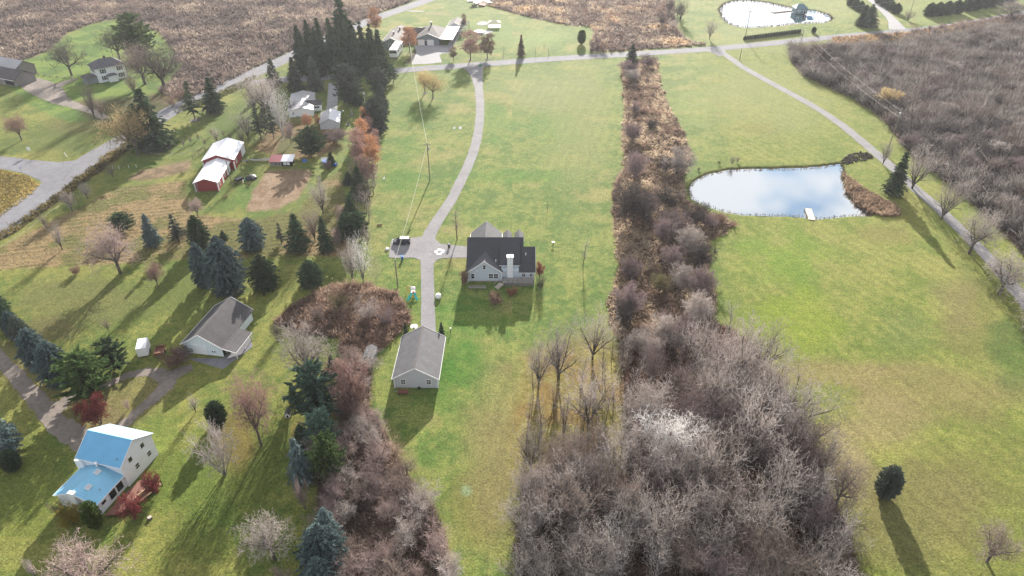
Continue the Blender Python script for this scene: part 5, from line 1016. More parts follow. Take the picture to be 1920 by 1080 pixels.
def bushes(X, Y, rs, pal, h=(1.2, 2.6), n=46, w=.035, patch=12., leaf=.3):
    """round twiggy bushes, each of n blades and a few leaf flakes"""
    N = len(X); pal = np.array([A(*c) for c in pal]); nn = fbm(X, Y, patch, 33); r = np.clip((nn-.3)/.4*.8+rs.rand(N)*.4-.1, 0, .999)*(len(pal)-1); i = r.astype(int); f = (r-i)[:, None]
    c = (pal[i]*(1-f)+pal[np.minimum(i+1, len(pal)-1)]*f)*rs.uniform(.75, 1.25, (N, 1))*1.7; H = rs.uniform(h[0], h[1], N)*(.7+.6*nn)
    a = rs.uniform(0, 6.28, (N, n)); t = rs.uniform(.0, 1.1, (N, n)); L = H[:, None]*rs.uniform(.6, 1.05, (N, n)); st = rs.uniform(.15, .6, (N, n))
    d = np.stack([np.cos(a)*np.sin(t), np.sin(a)*np.sin(t), np.cos(t)], -1); o = np.stack([X[:, None]+0*a, Y[:, None]+0*a, -.15+0*a], -1)
    p0 = o+d*(L*st)[..., None]; d2 = d+rs.normal(size=d.shape)*.35; p1 = p0+d2*(L*(1-st))[..., None]; s = np.cross(d2, rs.normal(size=d.shape)); s /= np.linalg.norm(s, axis=-1, keepdims=True)
    ww = (w*rs.uniform(.6, 1.5, (N, n)))[..., None]; fl = (rs.rand(N, n) < leaf)[..., None]; ww = np.where(fl, ww*2.6, ww); p0 = np.where(fl, p1-d2*.22, p0)
    V_ = np.stack([p0-s*ww, p0+s*ww, p1+s*ww*.6, p1-s*ww*.6], 2).reshape(-1, 3); V_[:, 2] = np.maximum(V_[:, 2], -.2)
    cl = np.repeat(c[:, None, :]*rs.uniform(.8, 1.2, (N, n, 1)), 4, 1).reshape(-1, 3); return V_, np.arange(len(V_)).reshape(-1, 4), cl
def stuff(name, label, cat, *parts):
    n = 0; vs, fs, cs = [], [], []
    for v, f, c in parts: vs.append(v); fs.append(f+n); cs.append(c); n += len(v)
    o = np_mesh(name, np.vstack(vs), np.vstack(fs), M['attr'], col=np.clip(np.vstack(cs), .004, .75)); return tag(o, label, cat, kind='stuff')
DRY = [(98,90,88),(126,114,109),(152,138,128),(186,170,152)]; DRYR = [(112,80,64),(150,104,80),(186,136,104),(206,166,132)]; SCRUB = [(104,90,88),(128,108,100),(146,120,108),(164,138,124)]; GREYS = [(92,82,80),(116,102,98),(140,124,118),(160,142,134)]
X, Y, rs = sample(PL['field_tl'], .95, 1); p1 = tufts(X, Y, rs, DRY, (.7, 1.5), .26, 3, .6, 16)
X, Y, rs = sample(PL['field_tl'], .022, 2); p2 = bushes(X, Y, rs, GREYS, (1.6, 3.2), 50, .06, 30)
stuff('dry_field', 'wide field of dry brown weeds in the upper left beyond the road', 'dry weeds', p1, p2)
X, Y, rs = sample(PL['field_tm'], 1.1, 3); p1 = tufts(X, Y, rs, DRY[1:]+[(226,196,160)], (.6, 1.4), .28, 3, .6, 14); X, Y, rs = sample(PL['field_tm'], .03, 4); p2 = bushes(X, Y, rs, SCRUB, (1.4, 2.6), 46, .06, 20)
stuff('dry_field', 'pale dry field beyond the road at the top centre', 'dry weeds', p1, p2)
X, Y, rs = sample(PL['thicket'], .20, 5); p1 = bushes(X, Y, rs, [(84,80,80),(112,106,104),(148,142,138),(112,98,94)], (2.4, 5.0), 110, .045, 10, .2); X, Y, rs = sample(PL['thicket'], .6, 6); p2 = tufts(X, Y, rs, [(92,80,78),(124,108,102),(168,148,134)], (.7, 1.6), .22, 3, .6, 5)
stuff('thicket', 'vast grey-brown leafless thicket on the right beyond the lane', 'thicket', p1, p2)
X, Y, rs = sample(PL['strip'], 5.5, 7, edge=2); p1 = tufts(X, Y, rs, [(120,104,94),(160,142,124),(206,186,160),(226,208,184)], (.15, .6), .13, 4, .35, 7); X, Y, rs = sample(PL['strip'], .07, 8, edge=2); p2 = bushes(X, Y, rs, SCRUB, (.9, 2.2), 60, .035, 8)
stuff('brush_strip', 'strip of tan dry brush running between the two big lawns', 'brush', p1, p2)
X, Y, rs = sample(PL['wood'], 2.6, 9, edge=2); p1 = tufts(X, Y, rs, [(98,80,72),(130,106,92),(160,134,112)], (.15, .6), .10, 4, .4, 6); X, Y, rs = sample(PL['wood'], .34, 10, edge=2); p2 = bushes(X, Y, rs, [(104,84,78),(136,106,96),(150,124,112),(166,140,120)], (1., 3.0), 70, .022, 6, .3)
stuff('undergrowth', 'brown and purplish undergrowth under the bare trees of the bottom wood', 'undergrowth', p1, p2)
X, Y, rs = sample(PL['oval'], 14, 11, edge=1.5); p1 = tufts(X, Y, rs, [(118,98,88),(146,122,108),(172,148,130),(204,184,162)], (.5, 1.3), .07, 4, .3, 5); X, Y, rs = sample(PL['oval'], .4, 12, edge=1); p2 = bushes(X, Y, rs, [(128,104,96),(160,136,124),(176,150,130)], (1.1, 2.2), 70, .022, 6)
stuff('brush_patch', 'oval patch of tall reddish-brown weeds left of the driveway', 'brush', p1, p2)
X, Y, rs = sample(PL['thicket_b'], 5, 13, edge=1.5); p1 = tufts(X, Y, rs, [(112,98,90),(146,128,116),(182,162,142)], (.3, .9), .07, 4, .3, 5); X, Y, rs = sample(PL['thicket_b'], .8, 14, edge=1); p2 = bushes(X, Y, rs, [(120,104,98),(150,130,120),(174,154,142),(164,140,118)], (1., 2.6), 80, .018, 5)
stuff('undergrowth', 'brown brambles of the narrow thicket below the garage', 'undergrowth', p1, p2)
X, Y, rs = sample(PL['reeds'], 9, 15, edge=1); stuff('reeds', 'brown reeds on the right bank of the pond', 'reeds', tufts(X, Y, rs, [(110,94,82),(146,124,106),(180,156,132)], (.3, 1.1), .11, 4, .3, 5))
X, Y, rs = sample(GRD['ditch'], 4.5, 16, edge=1.5); p1 = tufts(X, Y, rs, [(84,76,54),(116,108,72),(150,136,96)], (.2, .9), .12, 3, .4, 5); X, Y, rs = sample(GRD['ditch_n'], 3, 17, edge=1.5); p2 = tufts(X, Y, rs, [(70,80,52),(100,104,64),(130,124,84)], (.2, .8), .14, 3, .4, 5)
stuff('ditch_weeds', 'dark weeds filling the ditch along the left road', 'weeds', p1, p2)
X, Y, rs = sample(GRD['strip_road'], 1.6, 18); p1 = tufts(X, Y, rs, [(120,100,80),(170,140,110),(200,176,130)], (.3, 1.), .2, 3, .5, 8); X, Y, rs = sample([(1640,72),(1760,52),(1960,22),(1960,34),(1780,60),(1650,80)], .14, 19); p2 = bushes(X, Y, rs, GREYS, (1.5, 3.4), 60, .05)
stuff('roadside_brush', 'leafless brush between the road and the right thicket', 'brush', p1, p2)
X, Y, rs = sample(GRD['tan_left'], 5, 20); p0 = tufts(X, Y, rs, [(120,110,68),(160,144,88),(190,170,110)], (.1, .45), .12, 3, .4, 6)
X, Y, rs = sample(GRD['garden'], 3.2, 23, edge=2); p3 = tufts(X, Y, rs, [(120,116,84),(152,144,104),(182,168,132),(192,178,146)], (.0, .16), .13, 3, .4, 9)
k = (np.sin(((Y*cos(ang)-X*sin(ang)))*2*pi/1.9) < .1); X, Y = X[k], Y[k]; p3 = tufts(X, Y, rs, [(120,118,84),(152,144,104),(182,168,132),(192,178,146)], (.0, .18), .14, 3, .35, 9)
stuff('field_stubble', 'furrows of dry stubble below the red barn', 'stubble', p3); stuff('field_stubble', 'tan dry grass in the wedge between the two left roads', 'stubble', p0)
def rim_pts(poly, step, jit, seed):
    gp = catmull(gpoly(poly), 6, True); rs = np.random.RandomState(seed); P_ = np.array(gp); n = 0; out = []
    for a, b in zip(P_, np.roll(P_, -1, 0)):
        m = max(1, int(np.linalg.norm(b-a)/step)); t = rs.rand(m, 1); out.append(a*(1-t)+b*t+rs.normal(size=(m, 2))*jit)
    q = np.vstack(out); return q[:, 0], q[:, 1], rs
X, Y, rs = rim_pts(PL['pond'], .22, .35, 24); p1 = tufts(X, Y, rs, [(70,64,44),(104,92,60),(140,124,80)], (-.1, .12), .09, 3, .2, 5)
X, Y, rs = rim_pts(PL['pond_far'], .5, .6, 25); p2 = tufts(X, Y, rs, [(70,60,44),(100,86,60)], (-.1, .3), .25, 3, .3, 5); stuff('bank_grass', 'rough dark grass fringing the banks of the ponds', 'grass', p1, p2)
# leaf litter and coarse lawn tufts close to the lens
def lawn(poly, dens, pal, h, w, seed, lab, cat='grass', nm='lawn_tufts'):
    X, Y, rs = sample(poly, dens, seed); stuff(nm, lab, cat, tufts(X, Y, rs, pal, h, w, 2, .2, 4))
lawn(PL['litter'], 6, [(150,104,60),(196,150,80),(214,176,96),(180,120,70)], (-.2, .06), .10, 26, 'golden fallen leaves under the centre grove', 'leaf litter', 'leaf_litter')

# ------------------------------------------------------------------ poles, wires, vehicles and yard things
DOCK = atan2(G(1515,388)[1]-G(1522,409)[1], G(1515,388)[0]-G(1522,409)[0])-pi/2
def H3(px, py, z=0.): X, Y = G(px, py); return (X, Y, z)
def pole(bx, by, h, label, arm=True, rz=0., pots=0, group='utility poles'):
    o = empty('utility_pole', H3(bx, by), rz, label, 'utility pole', group)
    MB().tube((0,0,-.2), (0,0,h), .17, .12, 8).build('pole', M['wood'], o)
    if arm:
        a = MB().beam((-1.1,0,h-.5),(1.1,0,h-.5),.12,.14).build('crossarm', M['wood'], o)
        for x in (-.95, 0, .95): MB().tube((x,0,h-.43),(x,0,h-.2),.06,.05,6).build('insulator', M['white'], a)
    for i in range(pots): MB().lathe((.35*(-1)**i,-.1,h-2.2),[(.05,0),(.24,.05),(.26,.75),(.2,.85),(.05,.95)],10).build('transformer', M['steel'], o)
    return Vector((*H3(bx, by)[:2], h))
from mathutils import Vector
def wire(a, b, label, sag=1.2, r=.035, name='overhead_wire'):
    a = np.array(a); b = np.array(b); n = 16; mb = MB(); pts = [a+(b-a)*i/n - np.array((0,0,sag*4*(i/n)*(1-i/n))) for i in range(n+1)]; vs = []; fs = []
    d = (b-a)/np.linalg.norm(b-a); x = np.cross(d, (0,0,1)); x /= np.linalg.norm(x); u = np.cross(x, d)
    for p in pts:
        for k in range(4): t = pi/2*k; vs.append(p+(x*cos(t)+u*sin(t))*r)
    for i in range(n):
        for k in range(4): fs.append((i*4+k, i*4+(k+1) % 4, i*4+4+(k+1) % 4, i*4+4+k))
    tag(mb.add(vs, fs).build(name, M['cable'], None), label, 'wire', 'overhead wires')
hp1 = height_of((806,338),268); hp2 = height_of((746,538),487); hp3 = height_of((771,123),78); hp4 = height_of((1662,290),203)
a1 = pole(806,338,hp1,'wooden utility pole standing in the lawn left of the driveway',pots=1); a2 = pole(746,538,hp2,'short wooden utility pole below the parking pad',arm=False)
a3 = pole(771,123,hp3,'wooden utility pole beside the orange tree at the road'); a4 = pole(1662,290,hp4,'tall utility pole with transformers at the edge of the right thicket',pots=2,rz=.9)
a5 = pole(1387,112,height_of((1387,112),91)*1.0,'short pole on the lawn beside the start of the lane',arm=False); a6 = pole(1397,73,height_of((1397,73),20),'utility pole in front of the far pond'); a7 = pole(1702,39,height_of((1702,39),-6),'utility pole by the far driveway and round twiggy bush')
a8 = pole(436,350,height_of((436,350),294),'thin pole standing in front of the red barn',arm=False)
wire(a1-Vector((0,0,.3)), a2-Vector((0,0,.2)), 'pale cable from the driveway pole down to the pole below the parking pad', 1.0, .03); wire(a1-Vector((0,0,.3)), a3-Vector((0,0,.3)), 'pale cable from the driveway pole up to the road pole', 2.6, .03)
p6 = (*H3(1497,100)[:2], 11.); pole(1497,100,11.,'slim utility pole inside the top corner of the right thicket')
wire(a4-Vector((.6,0,.4)), p6, 'upper power line along the edge of the right thicket', 1.6, .013); wire(a4-Vector((-.6,0,3.2)), (p6[0]-1, p6[1], 8.5), 'lower power line along the edge of the right thicket', 1.6, .013)
wire(a6-Vector((0,0,.4)), a7-Vector((0,0,.4)), 'power line running above the far pond lawn', 2, .035)

def wheel(par, x, y, r, w=.24, name='wheel'):
    t = MB().tube((x-w/2,y,r),(x+w/2,y,r),r,r,18).build(name, M['tyre'], par); MB().tube((x-w/2-.02,y,r),(x+w/2+.02,y,r),r*.58,r*.58,12).build('rim', M['chrome'], t); return t
# dark people carrier with pale roof, nose to the left: local y is its length
X, Y, _ = H3(753, 459); car = empty('parked_car', (X, Y+.75, 0), radians(91), 'dark van-like car with silvery roof parked on the asphalt pad', 'car')
def loft(mb, secs):                      # secs: (y, halfwidth, z0, z1, top halfwidth)
    vs = []
    for y_, w_, z0, z1, tw in secs: vs += [(-w_,y_,z0),(-w_,y_,(z0+z1)*.52),(-tw,y_,z1),(tw,y_,z1),(w_,y_,(z0+z1)*.52),(w_,y_,z0)]
    fs = []
    for i in range(len(secs)-1):
        for k in range(6): fs.append((i*6+k, i*6+(k+1) % 6, i*6+6+(k+1) % 6, i*6+6+k))
    fs += [tuple(range(5,-1,-1)), tuple(range(len(vs)-6, len(vs)))]; return mb.add(vs, fs)
loft(MB(), [(-2.3,.80,.35,.95,.74),(-2.15,.90,.28,1.05,.86),(0,.93,.26,1.1,.90),(1.2,.93,.26,1.05,.88),(2.1,.88,.28,.92,.80),(2.32,.74,.38,.72,.62)]).build('body', M['car_body'], car, bevel=.04)
cab = loft(MB(), [(-2.2,.84,1.0,1.12,.8),(-2.0,.82,1.0,1.68,.64),(.35,.84,1.0,1.72,.66),(1.35,.84,1.0,1.08,.8)]).build('windows', M['glass'], car)
MB().slab([(-.62,-1.98,1.76),(.62,-1.98,1.76),(.66,.4,1.80),(-.66,.4,1.80)],.07).build('roof', M['steel'], car, bevel=.02)
for x in (-.84,.84):
    for y_ in (-1.45,1.45): wheel(car, x, y_, .35)
for x in (-.62,.62): MB().box(x-.16,2.2,.62,x+.16,2.36,.78).build('headlight', M['white'], car); MB().box(x-.12,-2.34,.75,x+.12,-2.2,1.0).build('tail_light', M['red_plastic'], car)
# motorhome
X, Y, _ = H3(738, 108); rv = empty('motorhome', (X+.6, Y+2.5, 0), radians(-3), 'white motorhome parked nose to the road beside the ranch house', 'motorhome')
MB().box(-1.9,-5,.7,1.9,9.5,4.3).build('body', M['white'], rv, bevel=.25); MB().box(-1.7,-5.04,2.6,1.7,-4.9,3.7).build('windscreen', M['glass'], rv)
for y_ in (-2.5, 1.5, 5): MB().box(1.88,y_,2.5,1.94,y_+1.6,3.3).build('side_window', M['glass'], rv)
for y_ in (-1, 5): MB().box(-.5,y_,4.3,.5,y_+1.2,4.5).build('roof_hatch', M['wood_grey'], rv)
for x in (-1.6,1.6):
    for y_ in (-3.4,5.6): wheel(rv, x, y_, .55, .4)
# white cargo trailer and open dump trailer
X, Y, _ = H3(270, 671); tr = empty('cargo_trailer', (X, Y, 0), radians(17), 'white enclosed box trailer on the lawn left of the barn', 'trailer')
MB().box(-1.0,0,.4,1.0,3.6,2.5).build('body', M['white'], tr, bevel=.06); MB().beam((0,3.6,.5),(0,4.6,.5),.1).build('drawbar', M['steel'], tr)
for x in (-1.02,1.02): wheel(tr, x, 1.8, .36)
X, Y, _ = H3(299, 670); tr = empty('dump_trailer', (X, Y, 0), radians(12), 'open brown dump trailer beside the white box trailer', 'trailer')
m_ = MB(); m_.box(-.85,0,.55,.85,2.6,.65); m_.box(-.9,-.05,.5,-.83,2.65,1.15); m_.box(.83,-.05,.5,.9,2.65,1.15); m_.box(-.9,2.58,.5,.9,2.65,1.15); m_.box(-.9,-.05,.5,.9,.02,1.15); m_.build('bed', M['rust'], tr)
for x in (-.95,.95): wheel(tr, x, 1.3, .34)
# wheelie bins
def bin_(px, py, m, label, rz):
    o = empty('wheelie_bin', H3(px, py), rz, label, 'bin'); loft(MB(), [(-.30,.24,.06,1.0,.30),(.32,.24,.06,1.0,.30)]).build('body', M[m], o, bevel=.03)
    MB().slab([(-.33,-.36,1.10),(.33,-.36,1.10),(.33,.38,1.16),(-.33,.38,1.16)],.07).build('lid', M[m], o)
    for x in (-.25,.25): MB().tube((x-.04,.34,.12),(x+.04,.34,.12),.12,.12,10).build('wheel', M['tyre'], o)
bin_(754.5, 487, 'blue_plastic', 'blue wheelie bin at the lower edge of the parking pad', .1); bin_(842, 464, 'black_plastic', 'black wheelie bin on the grass edge near the main house', -.2)
# climbing frame with slides
X, Y, _ = H3(775, 556); ps = empty('play_set', (X, Y, 0), 0, 'small plastic play tower with teal slides and a wooden swing frame', 'play set')
m_ = MB(); [m_.box(x-.06, y_-.06, 0, x+.06, y_+.06, 2.0) for x in (-.5,.5) for y_ in (0,1)]; m_.box(-.55,-.05,1.0,.55,1.05,1.1); m_.build('tower', M['cream'], ps)
MB().lathe((0,.5,1.95),[(.6,0),(.5,.3),(.15,.55),(.03,.62)],8).build('canopy', M['white'], ps)
for sx, m in ((-1,'teal_plastic'),(1,'teal_plastic')):
    MB().slab([(sx*.25-.28,.0,1.12),(sx*.25+.28,.0,1.12),(sx*1.1+.28,-1.7,.18),(sx*1.1-.28,-1.7,.18)],.1).build('slide', M[m], ps)
MB().box(-.15,-.5,.1,.25,-.1,.8).build('ladder', M['yellow_plastic'], ps); MB().box(-.1,-.1,1.12,.3,.05,1.5).build('panel', M['red_plastic'], ps)
m_ = MB(); m_.beam((-1.9,.4,0),(-1.3,1.4,2.1),.1); m_.beam((-.9,.4,0),(-1.3,1.4,2.1),.1); m_.beam((-1.3,1.4,2.1),(0,.9,2.0),.1); m_.build('swing_frame', M['orange_plastic'], ps)
X, Y, _ = H3(822, 558); o = empty('water_tank', (X, Y, 0), 0, 'white eight-sided tub standing on grass right of the driveway', 'tub'); MB().lathe((0,0,0),[(.62,0),(.7,.1),(.7,.75),(.62,.85)],8).build('body', M['white'], o, bevel=.03); MB().lathe((0,0,.85),[(.5,0),(.45,.18),(.2,.25)],8).build('lid', M['white'], o)
X, Y, _ = H3(777, 617); o = empty('garden_table', (X, Y, 0), 0, 'round white table with umbrella hole behind the garage', 'table'); MB().lathe((0,0,.7),[(.8,0),(.82,.04),(.8,.08)],20).build('tabletop', M['white'], o); MB().tube((0,0,0),(0,0,.7),.08,.08).build('pedestal', M['steel'], o); MB().box(-.25,-.9,.79,.25,-.5,.95).build('planter', M['black_plastic'], o)
# little garden objects
def thingy(name, cat, px, py, parts, label, rz=0., group=None):
    o = empty(name, H3(px, py), rz, label, cat, group)
    for nm, mb, m in parts: mb.build(nm, M[m], o)
    return o
thingy('dock','dock',1521,409,[('deck',MB().box(-.9,-1.2,.0,.9,5.6,.16),'wood_pale')]+[('post',MB().tube((x,y_,-1.2),(x,y_,.3),.09),'wood') for x in (-.95,.95) for y_ in (1.0,5.2)],'pale wooden dock on the near side of the large pond',DOCK)
thingy('floating_walkway','dock',1467,20,[('deck',MB().box(-7,-1.3,-.5,8,1.3,-.1),'wood_pale'),('edge',MB().box(-7.3,-1.6,-.62,8.3,-1.31,-.05),'rust')],'low wooden walkway reaching into the far pond',radians(22))
thingy('tree_stump','stump',281,972,[('stump',MB().lathe((0,0,0),[(.42,0),(.36,.15),(.34,.32),(.30,.34)],11),'wood_pale'),('bark_ring',MB().lathe((0,0,0),[(.45,0),(.40,.15),(.37,.28),(.36,.29)],11),'bark')],'pale cut tree stump on the lawn right of the deck')
thingy('planter_bench','bench',895,539,[('plank',MB().box(-2.1,-.15,.35,2.1,.15,.43),'wood_grey'),('plank',MB().box(-2.1,-.85,.35,2.1,-.55,.43),'wood_grey'),('leg',MB().box(-1.9,-.8,0,-1.8,.1,.35),'wood_grey'),('leg',MB().box(1.8,-.8,0,1.9,.1,.35),'wood_grey')],'low double-plank bench against the shaded wall of the main house')
thingy('garden_cart','cart',757,736,[('tray',MB().box(-1.0,-.7,.3,.9,.3,.6),'rust'),('handle',MB().beam((-1.0,-.2,.5),(-1.9,-.5,.9),.08),'steel')]+[('wheel',MB().tube((x,y_,.25),(x+.1,y_,.25),.25),'tyre') for x in (-.8,.7) for y_ in (-.8,.3)],'rusty garden cart in the shade behind the garage')
thingy('bird_bath','bird bath',1037,459,[('column',MB().lathe((0,0,0),[(.2,0),(.1,.1),(.09,.7),(.14,.75)],10),'black_plastic'),('basin',MB().lathe((0,0,.75),[(.12,0),(.4,.12),(.4,.18),(.3,.14)],14),'white')],'white-topped bird bath alone on the lawn right of the main house')
thingy('log','log',712,423,[('log',MB().tube((-.7,0,.18),(.7,.2,.2),.2,.16,9),'rust')],'short brown log lying in the lawn left of the driveway')
thingy('boulder','rock',726,468,[('rock',MB().lathe((0,0,0),[(.5,0),(.55,.2),(.35,.45),(.1,.52)],7),'white')],'whitish boulder at the left tip of the parking pad')
thingy('metal_tub','tub',1135,845,[('tub',MB().lathe((0,0,0),[(.7,0),(.78,.35),(.72,.36),(.6,.12)],16),'steel'),('water_inside',MB().lathe((0,0,.05),[(.68,0),(.69,.2)],16),'dark')],'dark round tub among the golden leaves')
thingy('garden_ornament','ornament',845,623,[('stand',MB().tube((0,0,0),(0,0,.8),.06),'black_plastic'),('wheel',MB().tube((-.05,0,.7),(.05,0,.7),.35,.35,14),'black_plastic'),('flower_pot',MB().lathe((0,0,.9),[(.1,0),(.2,.25),(.15,.3)],9),'white')],'small dark garden ornament right of the garage corner')
thingy('mailbox','mailbox',901,124,[('post',MB().box(-.1,-.1,0,.1,.1,1.1),'wood_grey'),('box',MB().box(-.35,-.5,1.1,.35,.5,1.7),'white'),('crate',MB().box(-.7,-.4,0,.7,.4,.9),'green_plastic')],'white mailbox over a green box at the driveway mouth')
thingy('yard_lamp','lamp',684,192,[('post',MB().tube((0,0,0),(0,0,3.0),.09),'white'),('lantern',MB().lathe((0,0,3.0),[(.2,0),(.55,.3),(.5,.9),(.1,1.1)],8),'white')],'tall white yard lantern in the tree hedge by the concrete driveway')
thingy('yard_lamp','lamp',646,227,[('post',MB().tube((0,0,0),(0,0,3.6),.07),'black_plastic'),('lantern',MB().lathe((0,0,3.6),[(.12,0),(.3,.2),(.25,.5),(.05,.6)],8),'white')],'dark lamp post beside the small garage of the bungalow')
for px, py, l_ in ((660,217,'upper white garden statue on a dark bed right of the small garage'),(653,235,'lower white garden statue on a dark bed right of the small garage')):
    thingy('garden_statue','statue',px,py,[('figure',MB().lathe((0,0,.1),[(.35,0),(.28,.6),(.36,1.3),(.16,1.6),(.2,1.9),(.05,2.1)],9),'concrete'),('mulch_bed',MB().lathe((0,0,0),[(1.0,0),(.9,.1)],12),'bark')],l_)
thingy('road_sign','sign',58,290,[('post',MB().tube((0,0,0),(0,0,2.3),.06),'steel'),('panel',MB().box(-.45,-.08,1.5,.45,-.02,2.7),'white')],'white rectangular road sign at the corner of the left roads',.3)
thingy('marker_post','post',126,294,[('post',MB().beam((0,0,0),(-.5,0,1.5),.16),'white')],'white marker post leaning by the road corner'); thingy('marker_post','post',41,322,[('post',MB().tube((0,0,0),(0,0,1.2),.07),'steel'),('cap',MB().tube((0,0,1.2),(0,0,1.5),.16),'blue_plastic')],'small grey-blue marker post on the lower side of the side road')
def fence(name, pts, hgt, gap, label, m='white', rail=0, w=.1):
    o = empty(name, H3(*pts[0]), 0, label, 'fence'); x0, y0, _ = H3(*pts[0]); g_ = [(G(*p)[0]-x0, G(*p)[1]-y0) for p in pts]
    for i, (a, b) in enumerate(zip(g_, g_[1:])):
        L = hypot(b[0]-a[0], b[1]-a[1]); n = max(1, int(L/gap))
        for k in range(n + (i == len(g_)-2)): MB().box(a[0]+(b[0]-a[0])*k/n-w/2, a[1]+(b[1]-a[1])*k/n-w/2, 0, a[0]+(b[0]-a[0])*k/n+w/2, a[1]+(b[1]-a[1])*k/n+w/2, hgt).build('post', M[m], o)
        for r_ in range(rail): z = hgt*(r_+1)/(rail+.3); MB().beam((*a, z), (*b, z), .05, .08).build('rail', M[m], o)
    return o
fence('wire_fence', [(212,317),(224,317),(242,315),(256,314)], 1.1, 3.2, 'few short white posts in the grass below the road corner')
fence('wire_fence', [(0,470),(52,436),(100,399),(140,367)], 1.0, 4.5, 'line of small pale posts along the left road ditch', 'wood_pale', 1, .08)
fence('wire_fence', [(230,283),(300,294),(345,292),(385,282)], 1.2, 3., 'thin wire fence with grey posts behind the garden', 'wood_grey', 1, .08)
fence('garden_fence', [(362,298),(385,284),(398,278)], 1.4, 2.4, 'dark grape trellis posts left of the red barn', 'wood', 2, .14)
fence('split_rail_fence', [(643,254),(664,257),(688,256)], 1.3, 3., 'split-rail fence right of the small garage', 'wood', 3, .15)
fence('board_fence', [(528,264),(545,256),(566,244)], .35, 3.5, 'low pale board edging below the pale bungalow', 'wood_pale', 1, .2)
fence('stone_edge', [(62,138),(95,143),(135,147)], .5, 3.5, 'low dark wall between the long shed and the farmhouse', 'stone', 1, .5)
# machines and clutter round the red barn
thingy('hay_rake','farm implement',483,303,[('frame',MB().beam((-4.5,-.3,.7),(4.5,.5,.7),.2).beam((-4.5,-1.0,.5),(-1.5,.9,.5),.25),'steel'),('boards',MB().box(-1.5,-.3,.3,4.0,.5,.55),'wood_pale'),('wheel',MB().tube((-3.2,-.9,.4),(-3.0,-.9,.4),.4),'tyre'),('wheel',MB().tube((3.2,.9,.4),(3.4,.9,.4),.4),'tyre')],'long silvery farm implement on the grass between barn and hen house',.08)
thingy('manure_spreader','farm implement',449,340,[('box',MB().box(-.8,-1.2,.5,.8,1.2,1.1),'black_plastic'),('drawbar',MB().beam((.8,.8,.6),(2.6,-.8,.4),.18),'wood_pale'),('wheel',MB().tube((-1.0,0,.4),(-.8,0,.4),.4),'tyre')],'small dark cart with pale drawbar in front of the red barn',-.5)
thingy('covered_woodpile','woodpile',471,335,[('tarp',MB().lathe((0,0,0),[(1.9,0),(1.7,.6),(.9,1.1),(.2,1.25)],7),'black_plastic'),('pallet',MB().box(-2.0,-1.4,0,-1.2,-.4,.3),'green_plastic')],'dark tarp-covered heap right of the pole by the red barn')
thingy('blue_barrel','barrel',572,304,[('barrel',MB().tube((-.7,0,.5),(.7,0,.5),.5,.5,12),'blue_plastic'),('cradle',MB().box(-.6,-.4,0,.6,.4,.15),'wood_pale')],'blue barrel lying right of the hen house')
thingy('tarp_covered_boat','boat',618,309,[('hull',loft(MB(), [(-2.6,.7,.2,.8,.6),(0,.95,.1,.9,.9),(2.0,.7,.2,.95,.6),(2.8,.1,.5,1.0,.08)]),'tarp'),('trailer',MB().box(-.6,-2.8,.1,.6,1.5,.2),'steel')],'small boat under a blue tarp beside the tiny spruce',1.2)
thingy('white_bench','bench',609,302,[('seat',MB().box(-1.2,-.4,.4,1.2,.4,.5),'white'),('backrest',MB().box(-1.2,.35,.5,1.2,.42,1.0),'white')],'white bench left of the blue tarp')
for px, py, l_ in ((441,345,'tan ornamental grass clump at the foot of the barn pole'),(467,347,'tan ornamental grass clump below the dark tarp heap'),(424,370,'tan ornamental grass clump nearest the barn end wall'),(343,326,'tan ornamental grass clump left of the red barn')):
    X, Y = G(px, py); plant('dome', X, Y, 1.1, 2.4, 'olive', l_, 'grass clumps round the red barn', name='ornamental_grass', cat='grass clump')
# yard things beyond the road
thingy('gazebo','gazebo',927,50,[('roof',hip(MB(),-3,3,-2.5,2.5,2.4,3.2,.2,1.0),'wood_pale'),('base',MB().box(-3.2,-2.7,0,3.2,2.7,.3),'white')]+[('post',MB().box(x-.12,y_-.12,.3,x+.12,y_+.12,2.4),'wood') for x in (-2.8,2.8) for y_ in (-2.3,2.3)],'open dark-posted gazebo on the lawn beyond the russet trees')
thingy('trampoline','trampoline',899,62,[('mat',MB().lathe((0,0,.9),[(2.6,0),(2.7,.05),(2.6,.1)],18),'black_plastic')]+[('leg',MB().tube((2.4*cos(a),2.4*sin(a),0),(2.4*cos(a),2.4*sin(a),.9),.08),'steel') for a in (0,1.57,3.14,4.71)],'round black trampoline behind the russet trees')
o = sheet('patio', gpoly([(889,66),(897,59),(915,56),(926,58),(918,63),(900,66)]), .06, M['concrete']); o = sheet('patio', gpoly([(893,44),(903,40),(914,41),(917,46),(905,48),(895,47)]), .06, M['concrete'])
for i, (px, py, w_, d_, m) in enumerate([(884,3,5,3,'white'),(897,6,6,3,'metal_white'),(905,10,7,4,'rust'),(914,5,5,4,'white'),(925,9,6,3,'wood_grey'),(889,12,4,3,'wood_grey')]):
    thingy('scrap_heap','scrap',px,py,[('sheets',MB().obox((0,0,.8),(w_/2,.3,.2),(-.3,d_/2,.3),(0,0,.12)),m),('crate',MB().box(-w_/3,-d_/2,0,w_/4,d_/2,.6),'wood_grey')],'heap of pale scrap and boards at the edge of the far dry field',i*.7,'scrap heaps at the field edge')
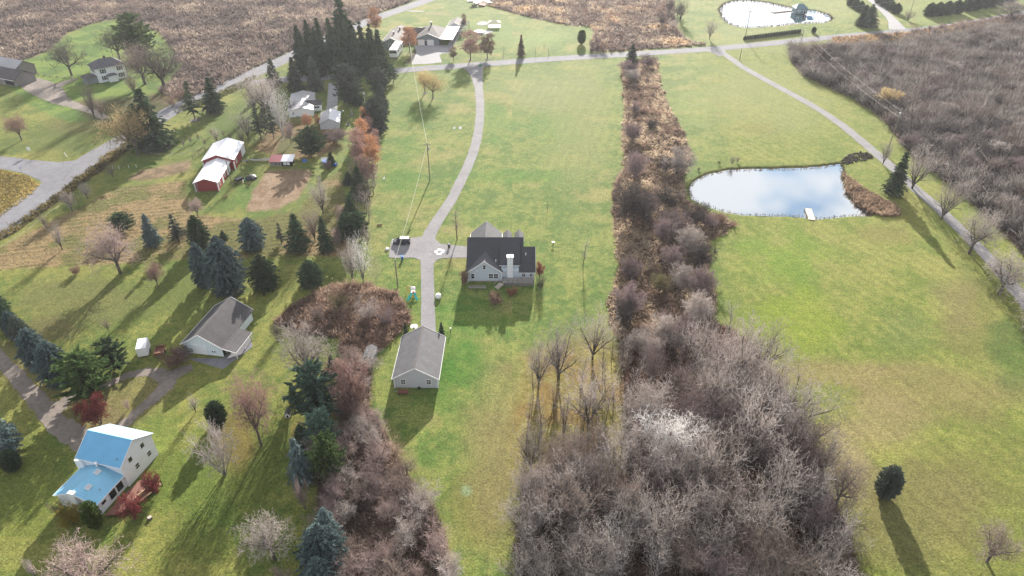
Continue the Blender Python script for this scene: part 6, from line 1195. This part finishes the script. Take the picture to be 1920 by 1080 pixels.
thingy('pond_bench','bench',1552,26,[('seat',MB().box(-1.2,-.4,.45,1.2,.4,.55),'wood'),('leg',MB().box(-1.1,-.3,0,-.9,.3,.45),'wood'),('leg',MB().box(.9,-.3,0,1.1,.3,.45),'wood')],'small dark bench on the right bank of the far pond')
# stone apron of the big pond, mulch rings
X, Y, rs = sample([(1575,302),(1590,291),(1612,285),(1630,287),(1638,296),(1622,301),(1600,304),(1585,310)], 4.5, 31); N = len(X); vs = []; 
ico = np.array([(1,0,0),(-1,0,0),(0,1,0),(0,-1,0),(0,0,1),(0,0,-1)], float); fc = np.array([(0,2,4),(2,1,4),(1,3,4),(3,0,4),(2,0,5),(1,2,5),(3,1,5),(0,3,5)])
sz = rs.uniform(.18, .5, (N,1,1)); Vr = ico[None]*sz*rs.uniform(.6, 1.2, (N,6,1)) + np.stack([X, Y, np.full(N, .05)], -1)[:, None]; Fr = (fc[None]+np.arange(N)[:, None, None]*6).reshape(-1, 3)
cr = np.repeat(np.array(A(176,168,160))*rs.uniform(.45, 1.25, (N,1)), 6, 0); tag(np_mesh('stone_riprap', Vr.reshape(-1,3), Fr, M['attr'], col=cr), 'bank of grey rubble stones at the far right end of the pond', 'stones', kind='stuff')
def ring(px, py, r):
    X, Y = G(px, py); o = MB().lathe((0,0,-.05),[(r,0),(r*.9,.09),(.05,.14)],16).build('mulch_bed', M['bark']); o.location = (X, Y, 0); tag(o, kind='structure')
for a in ((404,211,2.6),(366,225,2.2),(882,113,1.3),(914,111,1.3),(944,108,.9),(797,175,1.1),(812,185,.8),(1004,105,.6),(1029,104,.6),(294,277,5)): ring(*a)

# ------------------------------------------------------------------ thin late-autumn haze
hz_ = MB().box(-8200, -520, -4, 8200, 2750, 112); hm = bpy.data.materials.new('haze'); hm.use_nodes = True; hn = hm.node_tree; hn.nodes.remove(hn.nodes['Principled BSDF'])
pv = hn.nodes.new('ShaderNodeVolumePrincipled'); pv.inputs['Color'].default_value = (.93, .94, 1.0, 1); pv.inputs['Density'].default_value = .00009; pv.inputs['Anisotropy'].default_value = .35
hn.links.new(pv.outputs[0], hn.nodes['Material Output'].inputs['Volume']); hz_o = hz_.build('haze', hm); tag(hz_o, kind='stuff'); hz_o.visible_shadow = True
